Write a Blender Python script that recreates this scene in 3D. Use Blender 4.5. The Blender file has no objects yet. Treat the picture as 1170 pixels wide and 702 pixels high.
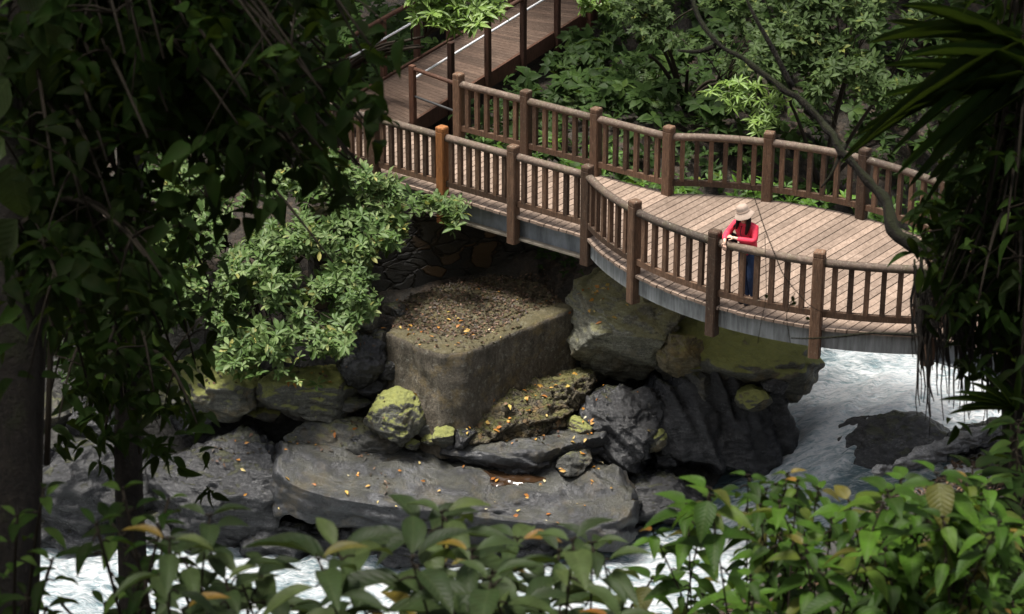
import bpy, bmesh, math, random
import numpy as np
from mathutils import Vector, Matrix
from mathutils.bvhtree import BVHTree

random.seed(7)
RNG = np.random.default_rng(11)
R = math.radians
scene = bpy.context.scene
COL = scene.collection

# ------------------------------------------------------------------ camera frame
PITCH, FPX, CAMH = R(24.0), 2870.0, 15.5      # photograph: 1170 px wide
CP, SP = math.cos(PITCH), math.sin(PITCH)
CAM = np.array([0, 0, CAMH])


def ray(px, py):
    a = (px - 585) / FPX
    b = (351 - py) / FPX
    return np.array([a, CP + b * SP, -SP + b * CP])


def at(px, py, z):                 # the point at height z that the photograph shows at px, py
    d = ray(px, py)
    return CAM + d * ((z - CAMH) / d[2])


def aty(px, py, y):
    d = ray(px, py)
    return CAM + d * (y / d[1])


# ------------------------------------------------------------------ numpy noise
def _hash(ix, iy, iz, seed):
    h = (ix * 374761393 + iy * 668265263 + iz * 2147483647 + seed * 1274126177) & 0xFFFFFFFF
    h = ((h ^ (h >> 13)) * 1274126177) & 0xFFFFFFFF
    h = ((h ^ (h >> 16)) * 2246822519) & 0xFFFFFFFF
    return ((h ^ (h >> 15)) & 0xFFFFFF) / float(0xFFFFFF)


def vnoise(p, seed=0):
    p = np.asarray(p, float)
    i = np.floor(p).astype(np.int64)
    f = p - i
    f = f * f * (3 - 2 * f)
    o = 0
    for dx in (0, 1):
        wx = f[:, 0] if dx else 1 - f[:, 0]
        for dy in (0, 1):
            wy = f[:, 1] if dy else 1 - f[:, 1]
            for dz in (0, 1):
                wz = f[:, 2] if dz else 1 - f[:, 2]
                o = o + wx * wy * wz * _hash(i[:, 0] + dx, i[:, 1] + dy, i[:, 2] + dz, seed)
    return o * 2 - 1


def fbm(p, oct=4, seed=0):
    p = np.asarray(p, float)
    o, a, t = 0, 1.0, 0
    for k in range(oct):
        o = o + a * vnoise(p * (2.03 ** k) + 17.3 * k, seed + k)
        t += a
        a *= 0.5
    return o / t


def norm(v):
    v = np.asarray(v, float)
    return v / np.maximum(np.linalg.norm(v, axis=-1, keepdims=True), 1e-9)


# ------------------------------------------------------------------ mesh building
class MB:
    def __init__(self):
        self.v, self.f, self.r, self.l, self.n = [], [], [], [], 0

    def add(self, v, faces, rnd=0.5, lv=None):
        v = np.asarray(v, float).reshape(-1, 3)
        for fa in faces:
            fa = np.asarray(fa, np.int64)
            if len(fa):
                self.f.append(fa + self.n)
        self.v.append(v)
        rnd = np.asarray(rnd, float)
        self.r.append(np.full(len(v), float(rnd)) if rnd.ndim == 0 else rnd)
        self.l.append(np.zeros((len(v), 3)) if lv is None else lv)
        self.n += len(v)
        return self

    def box(self, c, size, rot=None, rnd=0.5):
        s = np.array(size) / 2
        v = np.array([[x, y, z] for x in (-1, 1) for y in (-1, 1) for z in (-1, 1)], float) * s
        if rot is not None:
            v = v @ np.array(rot).T
        v = v + np.array(c)
        return self.add(v, [np.array([[0, 1, 3, 2], [4, 6, 7, 5], [0, 4, 5, 1], [2, 3, 7, 6], [0, 2, 6, 4], [1, 5, 7, 3]])], rnd)

    def tube(self, pts, rad, k=7, rnd=0.5, cap=True):
        pts = np.asarray(pts, float)
        n = len(pts)
        rad = np.full(n, float(rad)) if np.ndim(rad) == 0 else np.asarray(rad, float)
        t = norm(np.gradient(pts, axis=0))
        ref = np.array([0, 0, 1.0]) if abs(t[:, 2]).mean() < 0.8 else np.array([1.0, 0, 0])
        u = norm(np.cross(t, ref))
        w = np.cross(t, u)
        ang = np.arange(k) * 2 * np.pi / k
        ring = (np.cos(ang)[None, :, None] * u[:, None] + np.sin(ang)[None, :, None] * w[:, None]) * rad[:, None, None]
        v = (pts[:, None] + ring).reshape(-1, 3)
        i = np.arange(n - 1)[:, None] * k
        j = np.arange(k)[None]
        jn = (j + 1) % k
        q = np.stack([i + j, i + jn, i + k + jn, i + k + j], -1).reshape(-1, 4)
        fs = [q]
        if cap:
            fs += [np.arange(k)[None, ::-1], (np.arange(k) + (n - 1) * k)[None]]
        lv = np.zeros((len(v), 3))
        lv[:, 1] = np.repeat(np.linspace(0, 1, n), k)
        return self.add(v, fs, rnd, lv)

    def leaves(self, tmpl, pos, dr, up, L, W, rnd):
        tv, tf, tl = tmpl
        pos, dr, up = np.asarray(pos, float), norm(dr), np.asarray(up, float)
        side = norm(np.cross(dr, up))
        nr = np.cross(side, dr)
        L = np.asarray(L, float)
        W = np.asarray(W, float)
        v = (pos[:, None] + tv[None, :, 0:1] * (side * W[:, None])[:, None] + tv[None, :, 1:2] * (dr * L[:, None])[:, None]
             + tv[None, :, 2:3] * (nr * L[:, None])[:, None])
        m, k = len(pos), len(tv)
        off = (np.arange(m) * k)[:, None, None]
        self.add(v.reshape(-1, 3), [(np.asarray(fa)[None] + off).reshape(-1, np.asarray(fa).shape[1]) for fa in tf],
                 np.repeat(rnd, k), np.tile(tl, (m, 1)))
        return self

    def build(self, name, mat, parent=None, smooth=True, world=None):
        me = bpy.data.meshes.new(name)
        v = np.concatenate(self.v)
        base = np.zeros(3)
        if parent is not None:
            base = np.array(parent.matrix_world.translation) if parent.parent is None else np.zeros(3)
        me.vertices.add(len(v))
        me.vertices.foreach_set('co', (v).astype(np.float32).ravel())
        tot = np.concatenate([np.full(len(f), f.shape[1]) for f in self.f])
        idx = np.concatenate([f.ravel() for f in self.f])
        me.loops.add(len(idx))
        me.loops.foreach_set('vertex_index', idx.astype(np.int32))
        me.polygons.add(len(tot))
        me.polygons.foreach_set('loop_start', np.concatenate([[0], np.cumsum(tot)[:-1]]).astype(np.int32))
        me.polygons.foreach_set('use_smooth', np.full(len(tot), smooth))
        me.update(calc_edges=True)
        a = me.attributes.new('rnd', 'FLOAT', 'POINT')
        a.data.foreach_set('value', np.concatenate(self.r).astype(np.float32))
        a = me.attributes.new('lv', 'FLOAT_VECTOR', 'POINT')
        a.data.foreach_set('vector', np.concatenate(self.l).astype(np.float32).ravel())
        me.materials.append(mat)
        o = bpy.data.objects.new(name, me)
        COL.objects.link(o)
        if parent is not None:
            attach(o, parent)
        return o


def world_of(o):
    m = Matrix.Identity(4)
    while o is not None:
        m = Matrix.LocRotScale(o.location, o.rotation_euler, o.scale) @ m
        o = o.parent
    return m


def attach(o, parent):             # geometry was made in world space: keep it there
    o.parent = parent
    m = world_of(parent).inverted()
    if o.type == 'MESH':
        o.data.transform(m)
    return o


def tag(o, label=None, cat=None, group=None, kind=None):
    if label: o['label'] = label
    if cat: o['category'] = cat
    if group: o['group'] = group
    if kind: o['kind'] = kind
    return o


def thing(name, loc, label, cat, group=None):
    o = bpy.data.objects.new(name, None)
    o.empty_display_size = 0.2
    o.location = [float(c) for c in loc]
    COL.objects.link(o)
    return tag(o, label, cat, group)


def copy_tree(o, parent=None):
    c = o.copy()
    COL.objects.link(c)
    c.parent = parent
    for ch in list(o.children):
        copy_tree(ch, c)
    return c


# ------------------------------------------------------------------ materials
def newmat(name):
    m = bpy.data.materials.new(name)
    m.use_nodes = True
    nt = m.node_tree
    nt.nodes.clear()
    out = nt.nodes.new('ShaderNodeOutputMaterial')
    return m, nt, out


class NT:
    def __init__(self, nt):
        self.nt = nt

    def n(self, typ, ins=None, **kw):
        nd = self.nt.nodes.new(typ)
        for k, v in kw.items():
            setattr(nd, k, v)
        for k, v in (ins or {}).items():
            if isinstance(v, bpy.types.NodeSocket):
                self.nt.links.new(v, nd.inputs[k])
            else:
                nd.inputs[k].default_value = v
        return nd

    def ramp(self, fac, stops, interp='LINEAR'):
        nd = self.nt.nodes.new('ShaderNodeValToRGB')
        nd.color_ramp.interpolation = interp
        el = nd.color_ramp.elements
        while len(el) < len(stops):
            el.new(0.5)
        for e, (p, c) in zip(el, stops):
            e.position = p
            e.color = (*c, 1) if len(c) == 3 else c
        self.nt.links.new(fac, nd.inputs[0])
        return nd.outputs[0]

    def mix(self, fac, a, b, typ='MIX'):
        nd = self.nt.nodes.new('ShaderNodeMix')
        nd.data_type = 'RGBA'
        nd.blend_type = typ
        for s, v in ((0, fac), (6, a), (7, b)):
            if isinstance(v, bpy.types.NodeSocket):
                self.nt.links.new(v, nd.inputs[s])
            else:
                nd.inputs[s].default_value = v if s == 0 else ((*v, 1) if len(v) == 3 else v)
        return nd.outputs[2]

    def math(self, op, a, b=None, c=None):
        nd = self.nt.nodes.new('ShaderNodeMath')
        nd.operation = op
        for s, v in ((0, a), (1, b), (2, c)):
            if v is None: continue
            if isinstance(v, bpy.types.NodeSocket):
                self.nt.links.new(v, nd.inputs[s])
            else:
                nd.inputs[s].default_value = v
        return nd.outputs[0]

    def noise(self, vec, scale, detail=5, rough=0.55, dist=0.0):
        nd = self.n('ShaderNodeTexNoise', {'Scale': scale, 'Detail': detail, 'Roughness': rough, 'Distortion': dist})
        if vec is not None:
            self.nt.links.new(vec, nd.inputs['Vector'])
        return nd.outputs['Fac']

    def mapping(self, vec, scale=(1, 1, 1), rot=(0, 0, 0)):
        nd = self.n('ShaderNodeMapping', {'Scale': scale, 'Rotation': rot})
        self.nt.links.new(vec, nd.inputs['Vector'])
        return nd.outputs[0]

    def attr(self, name, out='Fac'):
        nd = self.n('ShaderNodeAttribute', attribute_name=name)
        return nd.outputs[out]

    def bump(self, h, strength=0.4, dist=0.02):
        return self.n('ShaderNodeBump', {'Height': h, 'Strength': strength, 'Distance': dist}).outputs[0]


def leaf_mat(name, stops, rough=0.42, transl=0.28, veins=0.0, spec=0.4):
    m, nt, out = newmat(name)
    g = NT(nt)
    col = g.ramp(g.attr('rnd'), stops)
    pos = g.n('ShaderNodeTexCoord').outputs['Object']
    spots = g.noise(pos, 28, 4)
    col = g.mix(g.ramp(spots, [(0.35, (0, 0, 0)), (0.75, (1, 1, 1))]), col, g.mix(0.55, col, (0.03, 0.035, 0.012)))
    ins = {'Roughness': rough, 'Specular IOR Level': spec}
    if veins:
        sep = g.n('ShaderNodeSeparateXYZ', {0: g.attr('lv', 'Vector')})
        au = g.math('ABSOLUTE', sep.outputs[0])
        mid = g.math('LESS_THAN', au, 0.025)
        lat = g.math('SINE', g.math('MULTIPLY_ADD', g.math('SUBTRACT', sep.outputs[1], g.math('MULTIPLY', au, 0.55)), 62.0, 0.0))
        latm = g.math('GREATER_THAN', lat, 0.93)
        vm = g.math('MULTIPLY', g.math('MAXIMUM', mid, g.math('MULTIPLY', latm, 0.6)), veins)
        col = g.mix(vm, col, g.mix(0.5, col, (0.2, 0.24, 0.1)))
        ins['Normal'] = g.bump(g.math('MULTIPLY', lat, -1.0), 0.18, 0.004)
    ins['Base Color'] = col
    p = g.n('ShaderNodeBsdfPrincipled', ins)
    t = g.n('ShaderNodeBsdfTranslucent', {'Color': g.mix(0.35, col, (0.16, 0.24, 0.02))})
    mx = g.n('ShaderNodeMixShader', {0: transl, 1: p.outputs[0], 2: t.outputs[0]})
    nt.links.new(mx.outputs[0], out.inputs[0])
    return m


def wood_mat(name, c1, c2, c3, lichen=0.35, grain=(14, 14, 2), rough=0.75, attr_var=0.5, moss=0.0):
    m, nt, out = newmat(name)
    g = NT(nt)
    pos = g.n('ShaderNodeTexCoord').outputs['Object']
    gr = g.noise(g.mapping(pos, grain), 3.0, 6, 0.65, 0.6)
    col = g.ramp(gr, [(0.25, c1), (0.55, c2), (0.8, c3)])
    big = g.noise(pos, 1.7, 4)
    col = g.mix(g.ramp(big, [(0.4, (0, 0, 0)), (0.7, (0.7, 0.7, 0.7))]), col, g.mix(0.6, col, c1))
    var = g.attr('rnd')
    hsv = g.n('ShaderNodeHueSaturation', {'Color': col, 'Value': g.math('MULTIPLY_ADD', var, attr_var * 2, 1 - attr_var)})
    col = hsv.outputs[0]
    if lichen:
        li = g.ramp(g.noise(pos, 26, 6, 0.7), [(0.56, (0, 0, 0)), (0.68, (1, 1, 1))])
        nz = g.n('ShaderNodeSeparateXYZ', {0: g.n('ShaderNodeNewGeometry').outputs['Normal']}).outputs[2]
        up = g.math('MULTIPLY_ADD', g.math('MAXIMUM', nz, 0.0), 0.75, 0.25)
        col = g.mix(g.math('MULTIPLY', g.math('MULTIPLY', li, up), lichen), col, (0.30, 0.29, 0.22))
    if moss:
        mo = g.ramp(g.noise(pos, 5, 6, 0.7), [(0.5, (0, 0, 0)), (0.62, (1, 1, 1))])
        col = g.mix(g.math('MULTIPLY', mo, moss), col, (0.09, 0.10, 0.025))
    p = g.n('ShaderNodeBsdfPrincipled', {'Base Color': col, 'Roughness': rough, 'Specular IOR Level': 0.3,
                                         'Normal': g.bump(gr, 0.5, 0.01)})
    nt.links.new(p.outputs[0], out.inputs[0])
    return m


def rock_mat(name, cols, rot=(0.4, 0.3, 0.5), strata=(1.2, 1.2, 9), moss=0.0, mosscol=(0.10, 0.115, 0.03), stain=0.0,
             rough=(0.35, 0.75), scale=1.0, cells=0.0, bump=0.6, mossedge=0.5, pale=0.0):
    m, nt, out = newmat(name)
    g = NT(nt)
    pos = g.n('ShaderNodeNewGeometry').outputs['Position']
    s1 = g.noise(g.mapping(pos, strata, rot), 2.2 * scale, 8, 0.68, 0.5)
    s2 = g.noise(pos, 1.1 * scale, 6, 0.6)
    s3 = g.noise(pos, 22 * scale, 5, 0.7)
    h = g.math('ADD', g.math('MULTIPLY', s1, 0.55), g.math('MULTIPLY', s3, 0.45))
    col = g.ramp(h, [(0.38, cols[0]), (0.51, cols[1]), (0.64, cols[2])])
    gr = g.noise(g.mapping(pos, (1, 1, 1.6), rot), 55 * scale, 3, 0.75)
    col = g.mix(g.ramp(gr, [(0.40, (1, 1, 1)), (0.52, (0, 0, 0))]), col, g.mix(0.6, col, (0.01, 0.01, 0.009)))
    col = g.mix(g.ramp(s2, [(0.38, (0, 0, 0)), (0.62, (1, 1, 1))]), col, g.mix(0.55, col, cols[0]))
    if pale:
        pl = g.ramp(g.noise(pos, 9 * scale, 8, 0.75), [(0.55, (0, 0, 0)), (0.66, (1, 1, 1))])
        col = g.mix(g.math('MULTIPLY', pl, pale), col, (0.36, 0.36, 0.30))
    if cells:
        wp = g.n('ShaderNodeVectorMath', {0: pos, 1: g.n('ShaderNodeTexNoise', {'Scale': 3.0, 'Detail': 4.0}).outputs['Color']}, operation='ADD').outputs[0]
        vo = g.n('ShaderNodeTexVoronoi', {'Vector': g.mapping(wp, (1, 1, 1.5), rot), 'Scale': cells}, feature='F1')
        ce = g.n('ShaderNodeTexVoronoi', {'Vector': g.mapping(wp, (1, 1, 1.5), rot), 'Scale': cells}, feature='DISTANCE_TO_EDGE')
        edge = g.ramp(ce.outputs['Distance'], [(0.0, (0, 0, 0)), (0.07, (1, 1, 1))])
        bw = g.n('ShaderNodeSeparateColor', {0: vo.outputs['Color']}).outputs[0]
        col = g.mix(0.65, col, g.ramp(bw, [(0.0, cols[0]), (0.4, cols[1]), (0.8, cols[2]), (1.0, (0.26, 0.15, 0.06))]))
        col = g.mix(edge, (0.045, 0.04, 0.028), col)
        h = g.math('ADD', h, g.math('MULTIPLY', edge, 1.4))
    if stain:
        st = g.ramp(g.noise(pos, 2.6 * scale, 7, 0.7), [(0.52, (0, 0, 0)), (0.64, (1, 1, 1))])
        col = g.mix(g.math('MULTIPLY', st, stain), col, (0.24, 0.17, 0.06))
    rg = g.math('MULTIPLY_ADD', g.noise(pos, 2.0, 4), rough[1] - rough[0], rough[0])
    if moss:
        nz = g.n('ShaderNodeSeparateXYZ', {0: g.n('ShaderNodeNewGeometry').outputs['Normal']}).outputs[2]
        mm = g.math('ADD', g.math('MULTIPLY', nz, 0.55), g.math('MULTIPLY', g.noise(pos, 4.5, 8, 0.72), 0.9))
        mk = g.ramp(mm, [(mossedge + 0.25, (0, 0, 0)), (mossedge + 0.42, (1, 1, 1))])
        mc = g.mix(g.noise(pos, 13, 5), mosscol, (mosscol[0] * 2.0, mosscol[1] * 1.75, mosscol[2] * 1.3))
        col = g.mix(g.math('MULTIPLY', mk, moss), col, mc)
        h = g.math('ADD', h, g.math('MULTIPLY', mk, g.math('MULTIPLY', s3, 0.8)))
    p = g.n('ShaderNodeBsdfPrincipled', {'Base Color': col, 'Roughness': rg, 'Specular IOR Level': 0.4,
                                         'Normal': g.bump(g.math('MULTIPLY_ADD', gr, 0.3, h), bump, 0.09)})
    nt.links.new(p.outputs[0], out.inputs[0])
    return m


def plain_mat(name, col, rough=0.6, metal=0.0, var=0.15, nscale=8, bump=0.0, col2=None, stretch=None):
    m, nt, out = newmat(name)
    g = NT(nt)
    pos = g.n('ShaderNodeTexCoord').outputs['Object']
    if stretch: pos = g.mapping(pos, stretch)
    nz = g.noise(pos, nscale, 6, 0.65)
    c2 = col2 or tuple(c * (1 - var * 2) for c in col)
    c = g.ramp(nz, [(0.3, c2), (0.7, col)])
    ins = {'Base Color': c, 'Roughness': rough, 'Metallic': metal, 'Specular IOR Level': 0.25}
    if bump:
        ins['Normal'] = g.bump(nz, bump, 0.01)
    p = g.n('ShaderNodeBsdfPrincipled', ins)
    nt.links.new(p.outputs[0], out.inputs[0])
    return m


M = {}
M['rail_wood'] = wood_mat('rail_wood', (0.035, 0.02, 0.012), (0.098, 0.055, 0.032), (0.185, 0.112, 0.07), 0.8)
M['rail_orange'] = wood_mat('rail_orange', (0.10, 0.04, 0.015), (0.27, 0.105, 0.03), (0.33, 0.15, 0.06), 0.35)
M['rail_top'] = wood_mat('rail_top', (0.045, 0.031, 0.023), (0.09, 0.064, 0.048), (0.165, 0.125, 0.098), 0.7, grain=(5, 5, 5), moss=0.15)
M['deck_wood'] = wood_mat('deck_wood', (0.115, 0.082, 0.06), (0.215, 0.158, 0.12), (0.315, 0.243, 0.193), 0.12, grain=(7, 3, 3), attr_var=0.22)
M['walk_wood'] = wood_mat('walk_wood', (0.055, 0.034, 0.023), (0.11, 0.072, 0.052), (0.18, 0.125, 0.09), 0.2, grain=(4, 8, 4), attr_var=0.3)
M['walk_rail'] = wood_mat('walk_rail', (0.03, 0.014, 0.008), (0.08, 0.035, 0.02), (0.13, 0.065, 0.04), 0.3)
M['steel'] = plain_mat('steel', (0.26, 0.285, 0.30), 0.45, 0.0, nscale=2.5, col2=(0.09, 0.10, 0.105), bump=0.15, stretch=(2.5, 2.5, .7))
M['flange'] = plain_mat('flange', (0.27, 0.24, 0.19), 0.7, 0.0, nscale=4, col2=(0.15, 0.13, 0.10))
M['fascia'] = plain_mat('fascia', (0.30, 0.315, 0.31), 0.7, 0.0, nscale=3, col2=(0.10, 0.105, 0.10), bump=0.2, stretch=(4, 4, .5))
M['dark_steel'] = plain_mat('dark_steel', (0.05, 0.05, 0.05), 0.6)
M['chrome'] = plain_mat('chrome', (0.9, 0.9, 0.92), 0.3, 0.35, 0.03)
M['rock_grey'] = rock_mat('rock_grey', [(0.025, 0.025, 0.022), (0.08, 0.08, 0.07), (0.17, 0.17, 0.155)], moss=0.35, stain=0.15, mossedge=0.62)
M['rock_slab'] = rock_mat('rock_slab', [(0.014, 0.014, 0.015), (0.044, 0.046, 0.049), (0.105, 0.108, 0.115)], rot=(0.1, 0.2, 0.3), strata=(1.4, 1.4, 2.5), moss=0.3, mosscol=(0.035, 0.037, 0.02), stain=0.12, mossedge=0.58, rough=(0.16, 0.5), scale=0.8, bump=0.45)
M['rock_wet'] = rock_mat('rock_wet', [(0.010, 0.010, 0.011), (0.04, 0.041, 0.043), (0.13, 0.13, 0.13)], rot=(1.2, 0.25, 0.0), strata=(2, 1.2, 11), rough=(0.12, 0.45), moss=0.15, mossedge=0.7)
M['rock_lichen'] = rock_mat('rock_lichen', [(0.05, 0.05, 0.038), (0.2, 0.2, 0.15), (0.4, 0.4, 0.31)], moss=0.55, mosscol=(0.15, 0.155, 0.07), stain=0.2, mossedge=0.5, pale=0.6)
M['rock_moss'] = rock_mat('rock_moss', [(0.03, 0.03, 0.025), (0.10, 0.10, 0.08), (0.2, 0.2, 0.16)], moss=0.95, mosscol=(0.13, 0.15, 0.05), stain=0.3, mossedge=0.38)
M['rock_ochre'] = rock_mat('rock_ochre', [(0.06, 0.05, 0.03), (0.19, 0.16, 0.09), (0.3, 0.26, 0.17)], moss=0.6, mosscol=(0.13, 0.13, 0.03), stain=0.6, mossedge=0.5)
M['rubble'] = rock_mat('rubble', [(0.05, 0.042, 0.026), (0.12, 0.10, 0.062), (0.21, 0.18, 0.12)], moss=0.5, stain=0.5, cells=6.5, bump=0.9, mossedge=0.55)
M['stone_wall'] = rock_mat('stone_wall', [(0.03, 0.028, 0.024), (0.07, 0.066, 0.055), (0.12, 0.11, 0.09)], moss=0.4, stain=0.1, cells=2.6, bump=0.9)
M['block'] = rock_mat('block', [(0.045, 0.038, 0.026), (0.135, 0.112, 0.08), (0.25, 0.22, 0.17)], rot=(0, 0, 0), strata=(3.2, 3.2, 1.0), moss=0.45, mosscol=(0.085, 0.08, 0.03), stain=0.4, mossedge=0.5, rough=(0.6, 0.9), pale=0.5, bump=0.9)
M['pale_slab'] = rock_mat('pale_slab', [(0.16, 0.16, 0.155), (0.32, 0.32, 0.315), (0.48, 0.48, 0.47)], strata=(2, 2, 3), rough=(0.4, 0.7), bump=0.2)
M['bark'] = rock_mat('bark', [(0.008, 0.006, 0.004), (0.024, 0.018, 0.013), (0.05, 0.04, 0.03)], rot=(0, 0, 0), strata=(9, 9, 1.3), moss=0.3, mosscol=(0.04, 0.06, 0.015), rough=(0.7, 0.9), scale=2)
M['bark_pale'] = rock_mat('bark_pale', [(0.10, 0.085, 0.05), (0.22, 0.2, 0.13), (0.32, 0.3, 0.22)], rot=(0, 0, 0), strata=(6, 6, 1.3), rough=(0.7, 0.9), scale=2)
M['twig'] = plain_mat('twig', (0.028, 0.021, 0.013), 0.8, nscale=20)
M['twig_green'] = plain_mat('twig_green', (0.07, 0.09, 0.03), 0.6, nscale=20)

G = lambda *s: list(zip((0.0, 0.45, 0.8, 1.0), s))
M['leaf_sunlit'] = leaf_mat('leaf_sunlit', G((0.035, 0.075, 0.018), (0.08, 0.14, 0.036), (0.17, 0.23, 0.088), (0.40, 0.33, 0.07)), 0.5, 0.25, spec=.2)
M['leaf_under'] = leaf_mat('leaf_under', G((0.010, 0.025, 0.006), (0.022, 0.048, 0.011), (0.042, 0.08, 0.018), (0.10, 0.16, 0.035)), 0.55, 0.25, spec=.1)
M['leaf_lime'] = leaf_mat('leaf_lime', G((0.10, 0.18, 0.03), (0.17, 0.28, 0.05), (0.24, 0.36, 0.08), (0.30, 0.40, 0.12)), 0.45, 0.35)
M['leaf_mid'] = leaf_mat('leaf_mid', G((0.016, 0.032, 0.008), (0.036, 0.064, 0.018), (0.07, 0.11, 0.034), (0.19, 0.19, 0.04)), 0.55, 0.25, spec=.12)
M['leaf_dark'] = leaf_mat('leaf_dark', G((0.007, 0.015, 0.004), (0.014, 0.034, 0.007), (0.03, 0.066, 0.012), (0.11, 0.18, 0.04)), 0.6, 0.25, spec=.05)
M['leaf_broad'] = leaf_mat('leaf_broad', G((0.024, 0.042, 0.015), (0.048, 0.08, 0.027), (0.08, 0.12, 0.04), (0.14, 0.18, 0.055)), 0.45, 0.22, veins=0.3, spec=.22)
M['leaf_bush'] = leaf_mat('leaf_bush', G((0.022, 0.06, 0.005), (0.05, 0.125, 0.010), (0.095, 0.21, 0.018), (0.14, 0.085, 0.025)), 0.45, 0.3, veins=0.4, spec=.22)
M['leaf_young'] = leaf_mat('leaf_young', G((0.18, 0.16, 0.025), (0.30, 0.22, 0.03), (0.42, 0.2, 0.03), (0.45, 0.14, 0.03)), 0.4, 0.35, veins=0.6)
M['leaf_fern'] = leaf_mat('leaf_fern', G((0.03, 0.06, 0.015), (0.05, 0.095, 0.025), (0.07, 0.12, 0.03), (0.1, 0.15, 0.04)), 0.5, 0.25)
M['litter_brown_shaded'] = leaf_mat('litter_brown_shaded', G((0.014, 0.007, 0.005), (0.034, 0.016, 0.010), (0.07, 0.03, 0.018), (0.22, 0.13, 0.08)), 0.6, 0.1)  # brown ramp darkened to stand for the bridge's shade on the block top
M['litter_gold'] = leaf_mat('litter_gold', G((0.30, 0.09, 0.015), (0.50, 0.22, 0.03), (0.55, 0.40, 0.10), (0.65, 0.6, 0.42)), 0.55, 0.15)

# ------------------------------------------------------------------ terrain


def rbf(ctrl):
    c = np.array(ctrl, float)
    P, z = c[:, :2], c[:, 2]
    n = len(P)
    K = np.linalg.norm(P[:, None] - P[None], axis=-1)
    A = np.zeros((n + 3, n + 3))
    A[:n, :n] = K
    A[:n, n] = 1
    A[:n, n + 1:] = P
    A[n, :n] = 1
    A[n + 1:, :n] = P.T
    w = np.linalg.solve(A, np.concatenate([z, np.zeros(3)]))

    def f(x, y):
        x, y = np.atleast_1d(x).astype(float), np.atleast_1d(y).astype(float)
        sh = x.shape
        q = np.stack([x.ravel(), y.ravel()], -1)
        o = np.zeros(len(q))
        for k in range(n):
            o += w[k] * np.hypot(q[:, 0] - P[k, 0], q[:, 1] - P[k, 1])
        o += w[n] + q @ w[n + 1:]
        return o.reshape(sh)
    return f


CTRL = []
for x in (-60, -30, -15, 0, 15, 30, 60):       # the far hillside and the slope behind and below the camera
    CTRL += [(x, 120, 95), (x, 80, 48), (x, 60, 20), (x, -40, 45), (x, -12, 17)]
for x in (-30, -12, -4, 0, 4, 12, 30):
    CTRL += [(x, 0, 13.4), (x, 3, 12.1), (x, 6, 10.3), (x, 9, 7.6), (x, 12, 5.4), (x, 20, 1.6)]
for x in (5.5, 9, 16, 25):
    CTRL += [(x, 50, 4.6), (x, 47, 1.6)]
for x in (-20, -10, -4, 0, 3):
    CTRL += [(x, 55, 2.0)]
CTRL += [(-3.6, 44.6, -.75), (-2.2, 46, -.8), (-1, 47, -.7), (0, 48.5, -.5), (1.3, 51, -.1), (-4, 48.5, -.4), (-8, 46.5, .1), (2.6, 48.2, .3), (3.2, 46, -.1), (0.2, 45.2, -.45)]
CTRL += [(5, 42.8, -.35), (8, 44.3, -.2), (12, 47, 1.0), (3, 41.9, -.45), (1, 43.2, -.4), (-4, 43.3, -.6), (-8, 42.5, -.1),
         (-14, 42, .6), (-22, 42, 2)]
CTRL += [(22, 47, -3.2), (14, 44, -3.9), (10, 41.8, -4), (7, 40.2, -4.2), (5.6, 40.6, -4.0), (6, 38.4, -4.6), (5.0, 36.7, -5), (3, 35.8, -5.4), (1, 34.8, -5.5),
         (-2, 34.5, -5.5), (-5, 34.5, -5.6), (-9, 34.3, -5.8), (-16, 34, -6.2), (-30, 32, -7), (-50, 30, -8)]
CTRL += [(3.4, 38.4, -4), (2, 38.4, -3.6), (0, 37.8, -3.7), (-1, 37.6, -3.8), (-3, 37.6, -3.9), (-5.5, 37.6, -4.1), (-5, 38.5, -2.7),
         (-3.5, 38.6, -2.7), (-2, 38.6, -2.8), (-1.6, 40.3, -1.9), (0.3, 40, -2.0), (-4.5, 40, -1.5), (-7, 39.5, -1.6), (1.5, 40.5, -1.4),
         (3, 40.6, -1.7), (-9, 38.3, -3.4), (-14, 38, -3.2), (-25, 37, -3)]
CTRL += [(12, 38, -2.0), (9.5, 35.8, -2.4), (7.4, 34.3, -2.62), (6.2, 33.3, -2.6), (5, 32.3, -2.6), (6.8, 32.8, -2.45), (8.2, 34, -2.45), (3.9, 31.6, -2.7), (2.1, 30.2, -2.7), (4, 29, -1.5),
         (6, 30, -1.4), (8, 31, -1.6), (12, 33, -1.0), (20, 36, 0), (0.5, 29.3, -3.6), (-2, 29.5, -4.2), (-6, 29.5, -4.4), (-12, 29, -4.6), (-25, 28, -4),
         (5, 25, .3), (10, 25, .6), (0, 25, -1), (-6, 25, -1.6), (-15, 25, -1.6), (20, 26, 2), (0, 32, -5.2), (2.5, 33, -5.2), (4.3, 34.2, -5.1), (5.6, 35.2, -4.9), (-5, 32, -5.3)]
CTRL += [(x, 36.3, -5.35) for x in (-9, -7, -5.5, -4, -2.5, -1, .5, 1.8)] + [(-9, 37.5, -4.2), (-7, 37.5, -4.2)]
CTRL += [tuple(at(*q)) for q in ((1010, 570, -2.52), (1045, 550, -2.5), (1095, 525, -2.5), (1160, 496, -2.5), (1150, 550, -2.45), (985, 566, -2.54), (1080, 570, -2.46), (1120, 540, -2.48), (1060, 640, -2.2))]
_terr = rbf(CTRL)


def terr(x, y):
    x, y = np.atleast_1d(x).astype(float), np.atleast_1d(y).astype(float)
    z = _terr(x, y)
    q = np.stack([x.ravel(), y.ravel(), np.zeros(x.size)], -1)
    n = fbm(q * 0.9, 4, 3).reshape(x.shape) * 0.16 + fbm(q * 3.7, 3, 9).reshape(x.shape) * 0.05
    return z + n


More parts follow.
